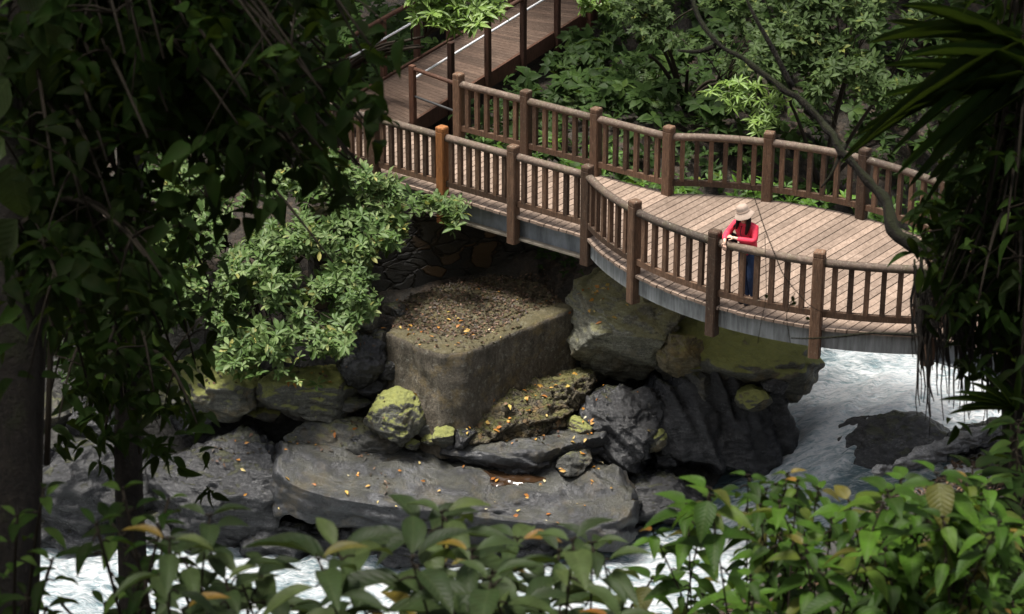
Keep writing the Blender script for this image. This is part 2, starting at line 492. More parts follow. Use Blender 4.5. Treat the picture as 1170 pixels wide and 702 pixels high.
def axis(a, b, step, lo, hi, g=1.28):
    c = list(np.arange(a, b + 1e-6, step))
    s, x = step, b
    while x < hi:
        s *= g
        x += s
        c.append(x)
    s, x = step, a
    while x > lo:
        s *= g
        x -= s
        c.insert(0, x)
    return np.array(c)


def grid_mesh(xs, ys, zf):
    X, Y = np.meshgrid(xs, ys, indexing='xy')
    Z = zf(X, Y)
    v = np.stack([X, Y, Z], -1).reshape(-1, 3)
    nx = len(xs)
    i = (np.arange(len(ys) - 1)[:, None] * nx + np.arange(nx - 1)[None]).ravel()
    return v, np.stack([i, i + 1, i + nx + 1, i + nx], -1)


def soil_mat():
    m, nt, out = newmat('forest_floor')
    g = NT(nt)
    pos = g.n('ShaderNodeNewGeometry').outputs['Position']
    n1 = g.noise(pos, 1.2, 8, 0.65)
    n2 = g.noise(pos, 18, 6, 0.7)
    vo = g.n('ShaderNodeTexVoronoi', {'Vector': pos, 'Scale': 11.0, 'Randomness': 1.0})
    vc = g.n('ShaderNodeSeparateColor', {0: vo.outputs['Color']}).outputs[0]
    lit = g.ramp(vc, [(0.0, (0.016, 0.01, 0.006)), (0.5, (0.04, 0.024, 0.014)), (0.8, (0.075, 0.044, 0.026)), (1.0, (0.14, 0.095, 0.06))])
    rock = g.ramp(n2, [(0.3, (0.012, 0.012, 0.011)), (0.7, (0.06, 0.058, 0.052))])
    soil = g.ramp(n2, [(0.3, (0.008, 0.007, 0.005)), (0.7, (0.03, 0.025, 0.017))])
    col = g.mix(g.ramp(n1, [(0.45, (0, 0, 0)), (0.6, (1, 1, 1))]), g.mix(0.45, soil, lit), soil)
    z = g.n('ShaderNodeSeparateXYZ', {0: pos}).outputs[2]
    low = g.ramp(g.math('MULTIPLY_ADD', z, -0.5, g.math('MULTIPLY_ADD', n1, 0.5, -1.25)), [(0.0, (0, 0, 0)), (0.25, (1, 1, 1))])
    col = g.mix(low, col, rock)
    p = g.n('ShaderNodeBsdfPrincipled', {'Base Color': col, 'Roughness': 0.8, 'Normal': g.bump(g.math('ADD', n2, g.math('MULTIPLY', vo.outputs['Distance'], -0.6)), 0.8, 0.06)})
    nt.links.new(p.outputs[0], out.inputs[0])
    return m


XS = axis(-12, 13, 0.16, -160, 160)
YS = axis(26, 49, 0.16, -120, 170, 1.2)
tv, tf = grid_mesh(XS, YS, terr)
ground = MB().add(tv, [tf]).build('ground', soil_mat())
tag(ground, kind='structure')
ground_bvh = BVHTree.FromPolygons([Vector(v) for v in tv], [tuple(f) for f in tf.tolist()])

# ------------------------------------------------------------------ stream
WCTRL = [(22, 47, -2.4), (14, 44, -3.1), (10, 41.8, -3.2), (7, 40.3, -3.3), (5.3, 40.3, -3.3), (6.6, 38.3, -3.45), (5.4, 37.6, -3.8), (4.3, 36.8, -4.35),
         (3, 36.2, -4.7), (1, 35, -4.85), (-2, 34.8, -4.9), (-5, 34.6, -4.95), (-9, 34.4, -5.1), (-16, 34, -5.5), (-30, 32, -6.3), (-50, 30, -7.2),
         (-3, 38, -4.95), (0, 38, -4.9), (3, 38.2, -4.5), (6, 34, -4.5), (9, 37, -3.7), (2, 32, -4.95), (-6, 31, -5.0)]
_wat = rbf(WCTRL)


def wat(x, y):
    z = _wat(x, y)
    fx = x * 0.85 + y * 0.53          # along the flow
    fy = -x * 0.53 + y * 0.85
    q = np.stack([fx.ravel() * 1.1, fy.ravel() * 2.4, np.zeros(x.size)], -1)
    return z + fbm(q, 5, 21).reshape(x.shape) * 0.26 + fbm(q * 5, 3, 5).reshape(x.shape) * 0.045


wx, wy = axis(-9, 13, 0.09, -60, 30, 1.2), axis(32.5, 46, 0.09, 27, 52, 1.3)
wv, wf = grid_mesh(wx, wy, wat)
# foam amount: white broken water, with a calmer dark run below the cliff and bridge shadow painted as less foam
FO = [(at(760, 560, -4.6), .0), (at(740, 590, -4.7), .05), (at(790, 585, -4.6), .3), (at(930, 400, -3.3), .55), (at(985, 410, -3.3), .75), (at(1030, 430, -3.3), 1.0), (at(930, 440, -3.4), 1.0), (at(950, 470, -3.5), 1.0), (at(1060, 440, -3.3), 1.0),
      (at(1130, 440, -3.3), 1.), (at(1000, 535, -3.9), .5), (at(930, 520, -3.9), .85), (at(830, 600, -4.6), .75), (at(850, 640, -4.7), .85), (at(760, 640, -4.8), .8), (at(500, 640, -4.9), .7), (at(250, 660, -4.9), .78),
      (at(50, 660, -5), .78), (at(700, 690, -4.9), .8), (at(400, 630, -4.9), .55), (at(720, 540, -4.4), .0), (at(400, 690, -4.9), .82)]
fp = np.array([f[0][:2] for f in FO])
fv = np.array([f[1] for f in FO])
d2 = ((wv[:, None, :2] - fp[None]) ** 2).sum(-1) + 0.02
wgt = d2 ** -2
foam = (wgt * fv).sum(1) / wgt.sum(1)


def water_mat():
    m, nt, out = newmat('stream_water')
    g = NT(nt)
    pos = g.n('ShaderNodeNewGeometry').outputs['Position']
    flow = g.mapping(pos, (1.0, 3.2, 1.0), (0, 0, 0.56))
    f1 = g.noise(flow, 1.5, 9, 0.66, 1.3)
    f2 = g.noise(flow, 5.5, 8, 0.7, 0.8)
    f0 = g.noise(g.mapping(pos, (.7, 1.7, 1), (0, 0, .56)), 0.9, 4, 0.6, 2.0)
    mk = g.math('ADD', g.math('ADD', g.math('MULTIPLY', f1, 0.9), g.math('MULTIPLY', f2, 0.6)), g.math('MULTIPLY_ADD', f0, 0.5, -0.5))
    fo = g.attr('rnd')
    th = g.math('SUBTRACT', mk, g.math('MULTIPLY_ADD', fo, -0.63, 0.78))
    mask = g.ramp(th, [(0.0, (0, 0, 0)), (0.3, (1, 1, 1))])
    deep = g.mix(fo, (0.018, 0.024, 0.028), (0.27, 0.40, 0.44))
    fcol = g.ramp(f2, [(0.32, (0.36, 0.46, 0.50)), (0.43, (0.66, 0.73, 0.76)), (0.56, (0.88, 0.9, 0.91))])
    col = g.mix(mask, deep, fcol)
    p = g.n('ShaderNodeBsdfPrincipled', {'Base Color': col, 'Roughness': g.math('MULTIPLY_ADD', mask, 0.5, 0.08), 'IOR': 1.33,
                                         'Normal': g.bump(mk, 1.0, 0.25)})
    nt.links.new(p.outputs[0], out.inputs[0])
    return m


water = MB().add(wv, [wf], foam).build('stream_water', water_mat())
tag(water, kind='structure')

# ------------------------------------------------------------------ rocks
_ico = {}


def ico(n):
    if n not in _ico:
        bm = bmesh.new()
        bmesh.ops.create_icosphere(bm, subdivisions=n, radius=1)
        _ico[n] = (np.array([v.co[:] for v in bm.verts]), np.array([[v.index for v in f.verts] for f in bm.faces]))
        bm.free()
    return _ico[n]


ROCKS = []
SLABS = []


def rot_zyx(yaw=0, pitch=0, roll=0):
    return np.array((Matrix.Rotation(yaw, 3, 'Z') @ Matrix.Rotation(pitch, 3, 'Y') @ Matrix.Rotation(roll, 3, 'X')))


def rock_geom(c, r, yaw=0, pitch=0, roll=0, seed=0, facets=9, amp=0.12, fine=0.04, strata=0.05, boxy=0.0, cut=(0.68, 0.93), sub=6, sdir=(0.3, 0.2, 1.0), crack=.035, planes=(), terrace=0.0, tfreq=4.0):
    v, f = ico(sub)
    v = v.copy()
    rg = np.random.default_rng(seed)
    if boxy:
        pn = 2 + boxy * 6
        v = v / (np.abs(v) ** pn).sum(1, keepdims=True) ** (1 / pn)
    for k in range(facets):
        n = norm(rg.normal(size=3))
        d = rg.uniform(*cut)
        e = np.maximum(v @ n - d, 0)
        v = v - e[:, None] * n * 0.93
    for n, d in planes:
        n = norm(np.array(n, float))
        e = np.maximum(v @ n - d, 0)
        v = v - e[:, None] * n * 0.95
    r = np.array(r, float)
    n0 = norm(v / r)
    p = v * r
    s = r.mean()
    p = p + n0 * (fbm(p * (1.1 / s) + seed, 5, seed) * amp * s * 2 + fbm(p * (5 / s) + seed, 4, seed + 5) * fine * s * 2)[:, None]
    sd = norm(np.array(sdir))
    tc = p @ sd
    sn = vnoise(np.stack([tc * (9 / s), (p @ np.array([1, 0.2, 0])) * 1.2 / s, (p @ np.array([0, 1, 0.2])) * 1.2 / s], -1), seed + 9)
    p = p + n0 * (sn * strata * s)[:, None]
    if terrace:
        tq = tc * tfreq / s + fbm(p * (1.6 / s) + 5.0, 3, seed + 3) * .9
        fr_ = tq - np.floor(tq)
        p = p + n0 * ((fr_ ** 1.5 - .4) * terrace * s * (.5 + .5 * vnoise(p * (2 / s), seed + 4)))[:, None]
    q = p * (1.5 / s) + seed * 1.7
    q = q + np.stack([fbm(q * 1.3 + 9 * i, 3, seed + 20 + i) for i in range(3)], -1) * .5
    cr = np.abs(vnoise(q * np.array([1, 1, .6]), seed + 31))
    cr2 = np.abs(vnoise(q * 2.7, seed + 37))
    p = p - n0 * (np.maximum(0, 1 - cr / .07) * crack + np.maximum(0, 1 - cr2 / .09) * crack * .4)[:, None] * s
    return p @ rot_zyx(yaw, pitch, roll).T + np.array(c), f


def boulder(name, label, c, r, mat, cat='rock', group='rocks along the stream', **kw):
    v, f = rock_geom(c, r, **kw)
    loc = np.array([c[0], c[1], v[:, 2].min()])
    o = MB().add(v - loc, [f]).build(name, M[mat])
    o.location = loc
    tag(o, label, cat, group)
    ROCKS.append((v, f))
    if name == 'rock_slab': SLABS.append((o, v, loc, f))
    return o


B = boulder
B('boulder', 'big pale grey lichen boulder wedged under the curved bridge edge beside the concrete block', at(716, 384, -2.0) + [0, .35, 0], (1.25, 1.1, 1.1), 'rock_lichen', seed=4, facets=6, cut=(.7, .92), amp=.07, strata=.06, sdir=(.5, .1, 1), planes=[((.12, -.5, .85), .52), ((-.1, -.85, -.55), .5), ((.85, -.35, -.35), .62), ((-.8, -.4, .2), .7)], terrace=.06, tfreq=6)
B('boulder', 'flat mossy green boulder overhanging the white water under the bridge', at(838, 418, -2.6) + [0, .3, 0], (1.5, 1.05, .8), 'rock_moss', yaw=-.12, pitch=.06, seed=8, facets=7, cut=(.75, .95), amp=.1, planes=[((.1, -.3, 1), .66), ((0, -.8, -.6), .6)])
B('boulder', 'small yellow lichen rock between pale boulder and flat mossy boulder', at(776, 402, -2.15), (.42, .4, .5), 'rock_ochre', yaw=.6, pitch=-.3, seed=13, facets=10, cut=(.6, .9))
B('boulder', 'grey wedge rock jammed below the mossy boulder', at(797, 442, -2.8), (.42, .34, .34), 'rock_grey', yaw=-.6, pitch=.5, seed=17, facets=12, cut=(.5, .8), amp=.04)
B('cliff_rock', 'dark wet streaked cliff rock beneath the mossy boulder beside the white water', at(806, 492, -3.65) + [0, .3, 0], (1.55, .95, 1.0), 'rock_wet', yaw=.1, seed=23, facets=9, boxy=.15, amp=.16, fine=.025, strata=.12, sdir=(1, .3, .3), terrace=.07, tfreq=5)
B('cliff_rock', 'dark rounded wet rock between the grey slab and the wet cliff', at(706, 500, -3.5) + [0, .2, 0], (.85, .8, .85), 'rock_wet', yaw=.4, seed=29, facets=8, amp=.14, fine=.025, strata=.08, sdir=(.7, -.2, .8), terrace=.12, tfreq=5)
B('cliff_rock', 'low dark wet rock sloping into the fast water right of the grey slab', at(752, 570, -4.55), (.85, .9, .5), 'rock_wet', yaw=.5, pitch=.25, seed=31, facets=7, amp=.08, strata=.06, sdir=(.3, 1, .6))
B('rock_slab', 'long smooth grey rock slab dotted with orange leaves at the water edge', at(520, 566, -4.1), (2.95, 1.05, .74), 'rock_slab', yaw=-.04, pitch=.11, seed=37, facets=9, boxy=.28, cut=(.72, .95), amp=.09, fine=.03, strata=.03, crack=.025, planes=[((.0, -.35, .9), .62)], terrace=.09, tfreq=3, sdir=(.12, .35, 1))
B('rock_slab', 'flat grey rock shelf holding a brown puddle in front of the rubble', at(600, 512, -3.5), (1.45, .62, .3), 'rock_slab', yaw=.06, seed=41, facets=6, boxy=.4, amp=.06, terrace=.12, tfreq=2.5)
# where the puddle stands
sb = [BVHTree.FromPolygons([Vector(p) for p in v], [tuple(q) for q in f.tolist()]) for _, v, _, f in SLABS]
hits = [b.ray_cast(Vector(CAM), Vector(norm(ray(585, 546)))) for b in sb[:1]]
hit = min((h for h in hits if h[0] is not None), key=lambda h: h[3])[0]
B('boulder', 'small round mossy boulder leaning on the left foot of the concrete block', at(451, 478, -2.85), (.47, .45, .5), 'rock_moss', seed=43, facets=8, cut=(.65, .92))
B('boulder', 'low mossy rock under the hem of the sunlit shrub', at(362, 446, -2.75), (1.0, .6, .42), 'rock_moss', seed=47, yaw=.2, boxy=.2)
B('boulder', 'brown mossy rock below the left end of the sunlit shrub', at(248, 440, -2.7), (.95, .75, .55), 'rock_moss', seed=53, yaw=-.3)
B('boulder', 'dark cracked rock face left of the long grey slab', at(255, 552, -4.1), (1.25, .9, .9), 'rock_wet', seed=59, yaw=.1, boxy=.3, strata=.04, terrace=.09, sdir=(.1, .4, 1))
B('boulder', 'grey stepped rock above the left end of the long slab', at(395, 506, -3.5), (1.0, .55, .45), 'rock_grey', seed=61, yaw=-.1, boxy=.5, facets=5, amp=.05)
B('boulder', 'shaded rock above the white water behind the brown tree trunk', at(120, 555, -4.2), (1.35, .9, .9), 'rock_wet', seed=67, yaw=.2, boxy=.2)
B('boulder', 'shaded rock at the far left of the stream', at(0, 550, -4.2), (1.3, .9, .9), 'rock_wet', seed=71, yaw=-.2)
B('rapids_rock', 'dark domed rock standing in the white water by the right bank', at(1044, 508, -3.72), (1.4, .8, .44), 'rock_wet', seed=73, yaw=-.12, facets=10, cut=(.55, .9), amp=.05, strata=.03)
B('rapids_rock', 'thin dark rock ridge between the white water and the pale bank slab', at(1125, 500, -3.25), (.75, .35, .25), 'rock_wet', seed=79, yaw=.45, facets=8)
B('boulder', 'dark shaded rock under the boardwalk end of the bridge left of the block', at(412, 408, -2.1), (.45, .5, .5), 'rock_wet', seed=83, facets=8)

wrng = np.random.default_rng(77)
for k, (sx, sy, sr) in enumerate([(20, 606, .6), (95, 612, .55), (175, 610, .6), (245, 612, .5), (322, 618, .6), (400, 622, .55), (470, 632, .45), (540, 634, .5), (610, 632, .55), (675, 622, .5), (715, 610, .4), (285, 604, .4), (440, 616, .4)]):
    B('waterline_rock', 'low wet black rock at the edge of the white water below the grey slab', at(sx, sy, -4.85), (sr * wrng.uniform(1.1, 1.6), sr * .8, sr * wrng.uniform(.5, .8)), 'rock_wet', 'rock', 'low wet rocks along the waterline', yaw=wrng.uniform(-.4, .4), seed=700 + k, facets=8, cut=(.6, .9), sub=5, terrace=.1)
srng = np.random.default_rng(404)
for k, (sx, sy, sz, sr) in enumerate([(690, 452, -3.0, .22), (735, 462, -3.0, .2), (662, 488, -3.2, .26), (425, 438, -2.6, .3), (402, 462, -2.9, .24), (492, 500, -3.2, .17), (515, 508, -3.25, .14), (655, 528, -3.55, .3), (742, 500, -3.5, .3),
        (412, 498, -3.2, .22), (340, 470, -3.1, .28), (300, 468, -3.1, .34), (225, 480, -3.2, .4), (200, 455, -2.8, .35), (160, 470, -3.0, .45), (110, 480, -3.1, .5), (60, 470, -3.0, .5), (372, 486, -3.3, .25), (760, 520, -3.9, .35), (540, 505, -3.2, .16), (508, 497, -3.1, .24), (530, 500, -3.1, .2), (488, 490, -3.1, .2),
        (470, 508, -3.3, .15), (440, 420, -2.3, .25), (430, 392, -2.0, .3), (860, 455, -2.9, .3), (885, 440, -2.7, .25), (450, 355, -1.6, .22), (415, 365, -1.6, .3)]):
    B('stone', 'small dark stone lying among the boulders of the left bank', at(sx, sy, sz), (sr * srng.uniform(.9, 1.3), sr, sr * srng.uniform(.6, .9)), ['rock_wet', 'rock_grey', 'rock_moss'][k % 3], 'rock', 'small stones among the boulders', yaw=srng.uniform(0, 3), seed=500 + k, facets=10, cut=(.55, .9), sub=5)

# concrete abutment block and the rubble footing under it
blk = thing('concrete_block', at(545, 480, -3.4), 'large weathered concrete block with a leaf covered top below the bridge', 'abutment')
TOPZ = -1.62
foot = [at(440, 378, TOPZ), at(480, 396, TOPZ), at(503, 403, TOPZ), at(532, 403, TOPZ), at(575, 385, TOPZ), at(655, 353, TOPZ), at(620, 322, TOPZ), at(560, 312, TOPZ), at(470, 334, TOPZ)]
cen = np.mean(foot, 0)
bm = bmesh.new()
NB = 14
prev = None
rings = []
# densify the outline, then stack rings from foot to top
outl = []
for i in range(len(foot)):
    a, b = foot[i], foot[(i + 1) % len(foot)]
    m_ = max(3, int(np.linalg.norm(b - a) / 0.07))
    for k in range(m_):
        outl.append(a + (b - a) * k / m_)
outl = np.array(outl)
K = len(outl)
zs = np.concatenate([np.linspace(-3.5, TOPZ - .05, 26), [TOPZ - .02, TOPZ]])
V = []
for z in zs:
    t = (TOPZ - z) / 1.9
    ring = outl.copy()
    ring[:, :2] = cen[:2] + (outl[:, :2] - cen[:2]) * (1 + .06 * t - (0.04 if z == TOPZ else 0) - (0.015 if z == zs[-2] else 0))
    ring[:, 2] = z
    V.append(ring)
for s in np.linspace(.94, 0.02, 16):           # the top, closing to the middle
    ring = outl.copy()
    ring[:, :2] = cen[:2] + (outl[:, :2] - cen[:2]) * s * .98
    ring[:, 2] = TOPZ
    V.append(ring)
V = np.array(V)
nr = len(V)
vv = V.reshape(-1, 3)
ii = np.arange(nr - 1)[:, None] * K
jj = np.arange(K)[None]
bf = np.stack([ii + jj, ii + (jj + 1) % K, ii + K + (jj + 1) % K, ii + K + jj], -1).reshape(-1, 4)
dn = norm(vv - np.array([cen[0], cen[1], -2.6]))
vv = vv + dn * (fbm(vv * 1.3, 4, 2) * .09 + fbm(vv * 7, 4, 6) * .04)[:, None]
# grooves left by the formwork boards near the front of the top
gu = (vv - foot[3]) @ norm(foot[5] - foot[4])
topm = (vv[:, 2] > TOPZ - .12)
vv[:, 2] -= topm * (np.sin(gu * 40) > .2) * .025 * (vnoise(vv * 1.5, 3) > -.1)
ROCKS.append((vv, bf))
MB().add(vv, [bf]).build('body', M['block'], blk)
rv, rf = rock_geom(at(603, 470, -3.05), (1.28, .5, .45), yaw=.62, pitch=-.22, seed=91, facets=10, amp=.2, fine=.1, strata=.09, crack=.12)
ROCKS.append((rv, rf))
tag(MB().add(rv, [rf]).build('rubble_footing', M['rubble'], blk), 'sloping ochre rubble masonry footing')

# dark stone retaining wall under the bridge
a, b = at(350, 355, -1.7) + [0, 1.0, 0], at(650, 318, -1.6) + [0, 1.3, 0]
wl = thing('retaining_wall', (a + b) / 2 + [0, 0, -.3], 'dark stone retaining wall in shadow under the bridge behind the concrete block', 'wall')
ang = math.atan2(b[1] - a[1], b[0] - a[0])
MB().box((a + b) / 2 + [0, .2, .25], (np.linalg.norm(b - a), .45, 2.0), rot_zyx(ang)).build('masonry', M['stone_wall'], wl, smooth=False)

# pale sunlit slabs on the right bank
B('ledge_rock', 'pale narrow ledge of rock along the right bank behind the leafy bush', at(1072, 514, -2.56), (1.35, .13, .14), 'pale_slab', 'rock', None, yaw=.62, seed=95, facets=8, boxy=.2, amp=.12, fine=.06, terrace=.15)
B('ledge_rock', 'small pale rock at the foot of the narrow ledge on the right bank', at(1112, 545, -2.5), (.5, .22, .14), 'pale_slab', 'rock', None, yaw=-.7, seed=96, facets=8, amp=.12, fine=.06)

# brown puddle on the shelf
th_ = np.linspace(0, 2 * np.pi, 40, endpoint=False)
pc = at(590, 527, -3.2)


def puddle_mat():
    m, nt, out = newmat('puddle')
    g = NT(nt)
    p = g.n('ShaderNodeBsdfPrincipled', {'Base Color': (0.03, 0.017, 0.009, 1), 'Roughness': 0.05, 'IOR': 1.33})
    nt.links.new(p.outputs[0], out.inputs[0])
    return m


# ------------------------------------------------------------------ footbridge
AX = np.array([.793, -.609, 0])
AN = np.array([.609, .793, 0])
O4 = np.array([1.22, 37.67, 0])
WID, LP, SAG = 2.29, 6.27, 1.06
RAD = (LP * LP / 4 + SAG * SAG) / (2 * SAG)
HALF = math.asin(LP / 2 / RAD)
UL, UR = -6.0, LP + 4.5


def bulge(u):
    if u <= 0 or u >= LP:
        return 0.0
    return math.sqrt(RAD * RAD - (u - LP / 2) ** 2) - (RAD - SAG)


def bp(u, v, z=0.0):               # u along the bridge, v across from the near edge line
    return O4 + AX * u + AN * v + np.array([0, 0, z])


bridge = thing('footbridge', bp(LP / 2, 0, -.5), 'brown timber footbridge with a curved viewing platform over the stream', 'bridge')
BEAM_YAW = math.atan2(AX[1], AX[0])
# deck boards across the axis
mb = MB()
u = UL
PB = .152
while u < UR:
    u2 = min(u + PB - .015, UR)
    ns, fs = [], []
    q = []
    lo0, lo1 = -bulge(u) - .05, -bulge(u2) - .05
    hi0 = WID + bulge(u) + .05
    hi1 = WID + bulge(u2) + .05
    jz = random.uniform(-.003, .003)
    je = random.uniform(-.012, .012)
    for z in (-.045 + jz, jz):
        q += [bp(u, lo0 + je, z), bp(u2, lo1 + je, z), bp(u2, hi1, z), bp(u, hi0, z)]
    mb.add(q, [np.array([[0, 3, 2, 1], [4, 5, 6, 7], [0, 1, 5, 4], [1, 2, 6, 5], [2, 3, 7, 6], [3, 0, 4, 7]])], random.random())
    u += PB
mb.build('deck', M['deck_wood'], bridge, smooth=False)


def sweep(mb, path, prof, rnd=.5):
    # path: points with outward normals; prof: (out, z) polygon
    n, k = len(path), len(prof)
    v = []
    for p, nv in path:
        for o, z in prof:
            v.append(p + nv * o + np.array([0, 0, z]))
    f = []
    for i in range(n - 1):
        for j in range(k):
            f.append([i * k + j, i * k + (j + 1) % k, (i + 1) * k + (j + 1) % k, (i + 1) * k + j])
    mb.add(np.array(v), [np.array(f), np.arange(k)[None, ::-1], (np.arange(k) + (n - 1) * k)[None]], rnd)


def edge_path(side, u0, u1, n):
    out = []
    for u in np.linspace(u0, u1, n):
        if 0 < u < LP:
            a = math.asin((u - LP / 2) / RAD)
            nv = AX * math.sin(a) + AN * (-math.cos(a) if side < 0 else math.cos(a))
            v = -bulge(u) if side < 0 else WID + bulge(u)
        else:
            nv = -AN if side < 0 else AN
            v = 0 if side < 0 else WID
        out.append((bp(u, v), nv))
    return out


for side in (-1, 1):
    mb = MB()
    I = [(-.04, -.05), (-.04, -.09), (-.13, -.09), (-.13, -.42), (-.02, -.42), (-.02, -.45), (-.26, -.45), (-.26, -.42), (-.15, -.42), (-.15, -.09), (-.24, -.09), (-.24, -.05)]
    sweep(mb, edge_path(side, UL, -.02, 2), I)
    o = mb.build('girder', M['steel'], bridge, smooth=False)
    if side < 0:
        f = MB()
        sweep(f, edge_path(side, UL, -.02, 2), [(-.016, -.453), (-.016, -.418), (-.128, -.417), (-.128, -.453)])
        f.build('flange', M['flange'], o, smooth=False)
    mb = MB()
    sweep(mb, edge_path(side, .02, LP - .02, 48), [(-.03, -.05), (-.03, -.36), (-.06, -.36), (-.06, -.05)])
    mb.build('fascia', M['fascia'], bridge, smooth=False)
    mb = MB()
    sweep(mb, edge_path(side, LP + .02, UR, 2), I)
    mb.build('girder', M['steel'], bridge, smooth=False)
for u in np.linspace(UL + .5, UR - .5, 11):
    mb = MB()
    mb.box(bp(u, WID / 2, -.21), (.1, WID + 2 * bulge(u) - .4, .3), rot_zyx(BEAM_YAW))
    mb.build('crossbeam', M['dark_steel'], bridge, smooth=False)


def round_post(c, w, z0, z1, yaw, rnd, knob=True):
    # square timber with rounded arrises and a domed head
    mb = MB()
    r = w / 2
    ch = r * .22
    sec = np.array([[-r + ch, -r], [r - ch, -r], [r, -r + ch], [r, r - ch], [r - ch, r], [-r + ch, r], [-r, r - ch], [-r, -r + ch]])
    lv = [(z0, 1), (z1 - .10, 1), (z1 - .095, .93), (z1 - .085, .93), (z1 - .08, 1.0), (z1 - .025, 1.0), (z1 - .006, .9), (z1, .7)] if knob else [(z0, 1), (z1 - .01, 1), (z1, .92)]
    v = []
    cy, sy = math.cos(yaw), math.sin(yaw)
    for z, s in lv:
        for x, y in sec * s:
            v.append([c[0] + x * cy - y * sy, c[1] + x * sy + y * cy, c[2] + z])
    k = 8
    f = [[i * k + j, i * k + (j + 1) % k, (i + 1) * k + (j + 1) % k, (i + 1) * k + j] for i in range(len(lv) - 1) for j in range(k)]
    mb.add(np.array(v), [np.array(f), (np.arange(k) + (len(lv) - 1) * k)[None], np.arange(k)[None, ::-1]], rnd)
    return mb


def edge_pt(side, u):
    (p, nv), = edge_path(side, u, u, 1)
    return p, nv


arcu = [LP / 2 + RAD * math.sin(-HALF + 2 * HALF * k / 4) for k in range(5)]
for side in (-1, 1):
    us = [-4.5, -3.0, -1.5] + arcu + [LP + 1.5, LP + 3.0, LP + 4.4]
    if side < 0:
        us = [-5.9] + us
    for i, u in enumerate(us):
        p, nv = edge_pt(side, u)
        yaw = math.atan2(nv[1], nv[0])
        orange = side < 0 and abs(u + 3.0) < .01
        o = round_post(p + nv * .015, .172, -.50 if side < 0 else -.42, 1.22, yaw, random.random(), True).build('post', M['rail_orange' if orange else 'rail_wood'], bridge, smooth=False)
        if orange:
            o['label'] = 'orange brown post'
        if i == len(us) - 1:
            continue
        ua, ub = u, us[i + 1]
        path = edge_path(side, ua, ub, 13 if 0 <= ua < LP - .1 else 5)
        pts = np.array([q[0] for q in path]) + np.array([0, 0, 1.03])
        pts[:, 2] += fbm(pts * 1.3, 2, 4) * .008
        mb = MB()
        mb.tube(pts, .066, 10, random.random())
        rail = mb.build('top_rail', M['rail_top'], bridge)
        mb = MB()
        sweep(mb, path, [(-.035, .165), (.035, .165), (.035, .265), (-.035, .265)], random.random())
        mb.build('bottom_rail', M['rail_wood'], rail, smooth=False)
        nb = 7 if (u < -1.6 and side < 0) else 6
        for k in range(nb):
            uu = ua + (ub - ua) * (k + 1) / (nb + 1) if not (0 <= ua < LP - .1) else LP / 2 + RAD * math.sin(math.asin((ua - LP / 2) / RAD) + (math.asin(min(1, (ub - LP / 2) / RAD)) - math.asin((ua - LP / 2) / RAD)) * (k + 1) / (nb + 1))
            q, nq = edge_pt(side, uu)
            y2 = math.atan2(nq[1], nq[0])
            bb = MB()
            bb.box(q + [0, 0, .625], (.070, .078, .76), rot_zyx(y2 + random.uniform(-.03, .03), random.uniform(-.006, .006)), random.random())
            bb.build('baluster', M['rail_wood'], rail, smooth=False)

# ------------------------------------------------------------------ boardwalk going up to the right behind the bridge
def walkz(t):
    return -.05 + .5 * t


NA, NBp = at(466, 141, -.05), at(690, 0, .5)
FA, FB = at(405, 112, -.05), at(610, -8, .5)
bw = thing('boardwalk', (NA + FA) / 2, 'shaded brown boardwalk with shiny metal handrails climbing away behind the bridge', 'walkway')
mb = MB()
nb = 62
for k in range(-8, nb):
    t0, t1 = k / nb, (k + .93) / nb
    q = []
    for dz in (-.05, 0):
        q += [NA + (NBp - NA) * t0 + [0, 0, dz], NA + (NBp - NA) * t1 + [0, 0, dz], FA + (FB - FA) * t1 + [0, 0, dz], FA + (FB - FA) * t0 + [0, 0, dz]]
    mb.add(q, [np.array([[0, 3, 2, 1], [4, 5, 6, 7], [0, 1, 5, 4], [1, 2, 6, 5], [2, 3, 7, 6], [3, 0, 4, 7]])], random.random())
mb.build('deck', M['walk_wood'], bw, smooth=False)
for A_, B_, s in ((NA, NBp, 1), (FA, FB, -1)):
    d = norm(B_ - A_)
    yaw = math.atan2(d[1], d[0])
    out = np.array([d[1], -d[0], 0]) * s
    # kerb board and stringer
    mb = MB()
    c = (A_ + B_) / 2
    mb.box(c + out * .05 + [0, 0, -.12], (np.linalg.norm(B_ - A_), .06, .30), rot_zyx(yaw, -math.asin(d[2])), .6)
    mb.build('kerb_board', M['walk_rail'], bw, smooth=False)
    for k in range(7):
        t = (k - (0 if s > 0 else 1)) / 5.6
        p = A_ + (B_ - A_) * t + out * .12
        round_post(p, .11, -1.0, 1.13, yaw, random.random(), False).build('post', M['walk_rail'], bw, smooth=False)
    tt = np.linspace(-.2 if s < 0 else .02, 1.1, 20)
    hp = A_ + (B_ - A_) * tt[:, None] + out * .03 + [0, 0, .80]
    if s > 0:
        hp = np.concatenate([[hp[0] + [-.04, -.03, -.08]], hp])
    MB().tube(hp, .024, 8).build('handrail', M['chrome'], bw)
    tr = A_ + (B_ - A_) * (np.linspace(-.2 if s < 0 else .45, 1.1, 6))[:, None] + out * .12 + [0, 0, 1.14]
    MB().tube(tr, .045, 8).build('top_rail', M['walk_rail'], bw)
p0, _ = edge_pt(1, -4.5)
q0 = NA + norm(np.array([NA[1] - NBp[1], 0, 0])) * 0 + np.array([0, 0, 0])
MB().tube(np.array([NA + [0.05, 0, 1.07], p0 + [-.03, 0, 1.02]]), .04, 8).build('top_rail', M['walk_rail'], bw)
MB().tube(np.array([NA + [0.05, 0, .55], p0 + [-.03, 0, .5]]), .022, 8).build('handrail', M['dark_steel'], bw)

# ------------------------------------------------------------------ leaves and plants


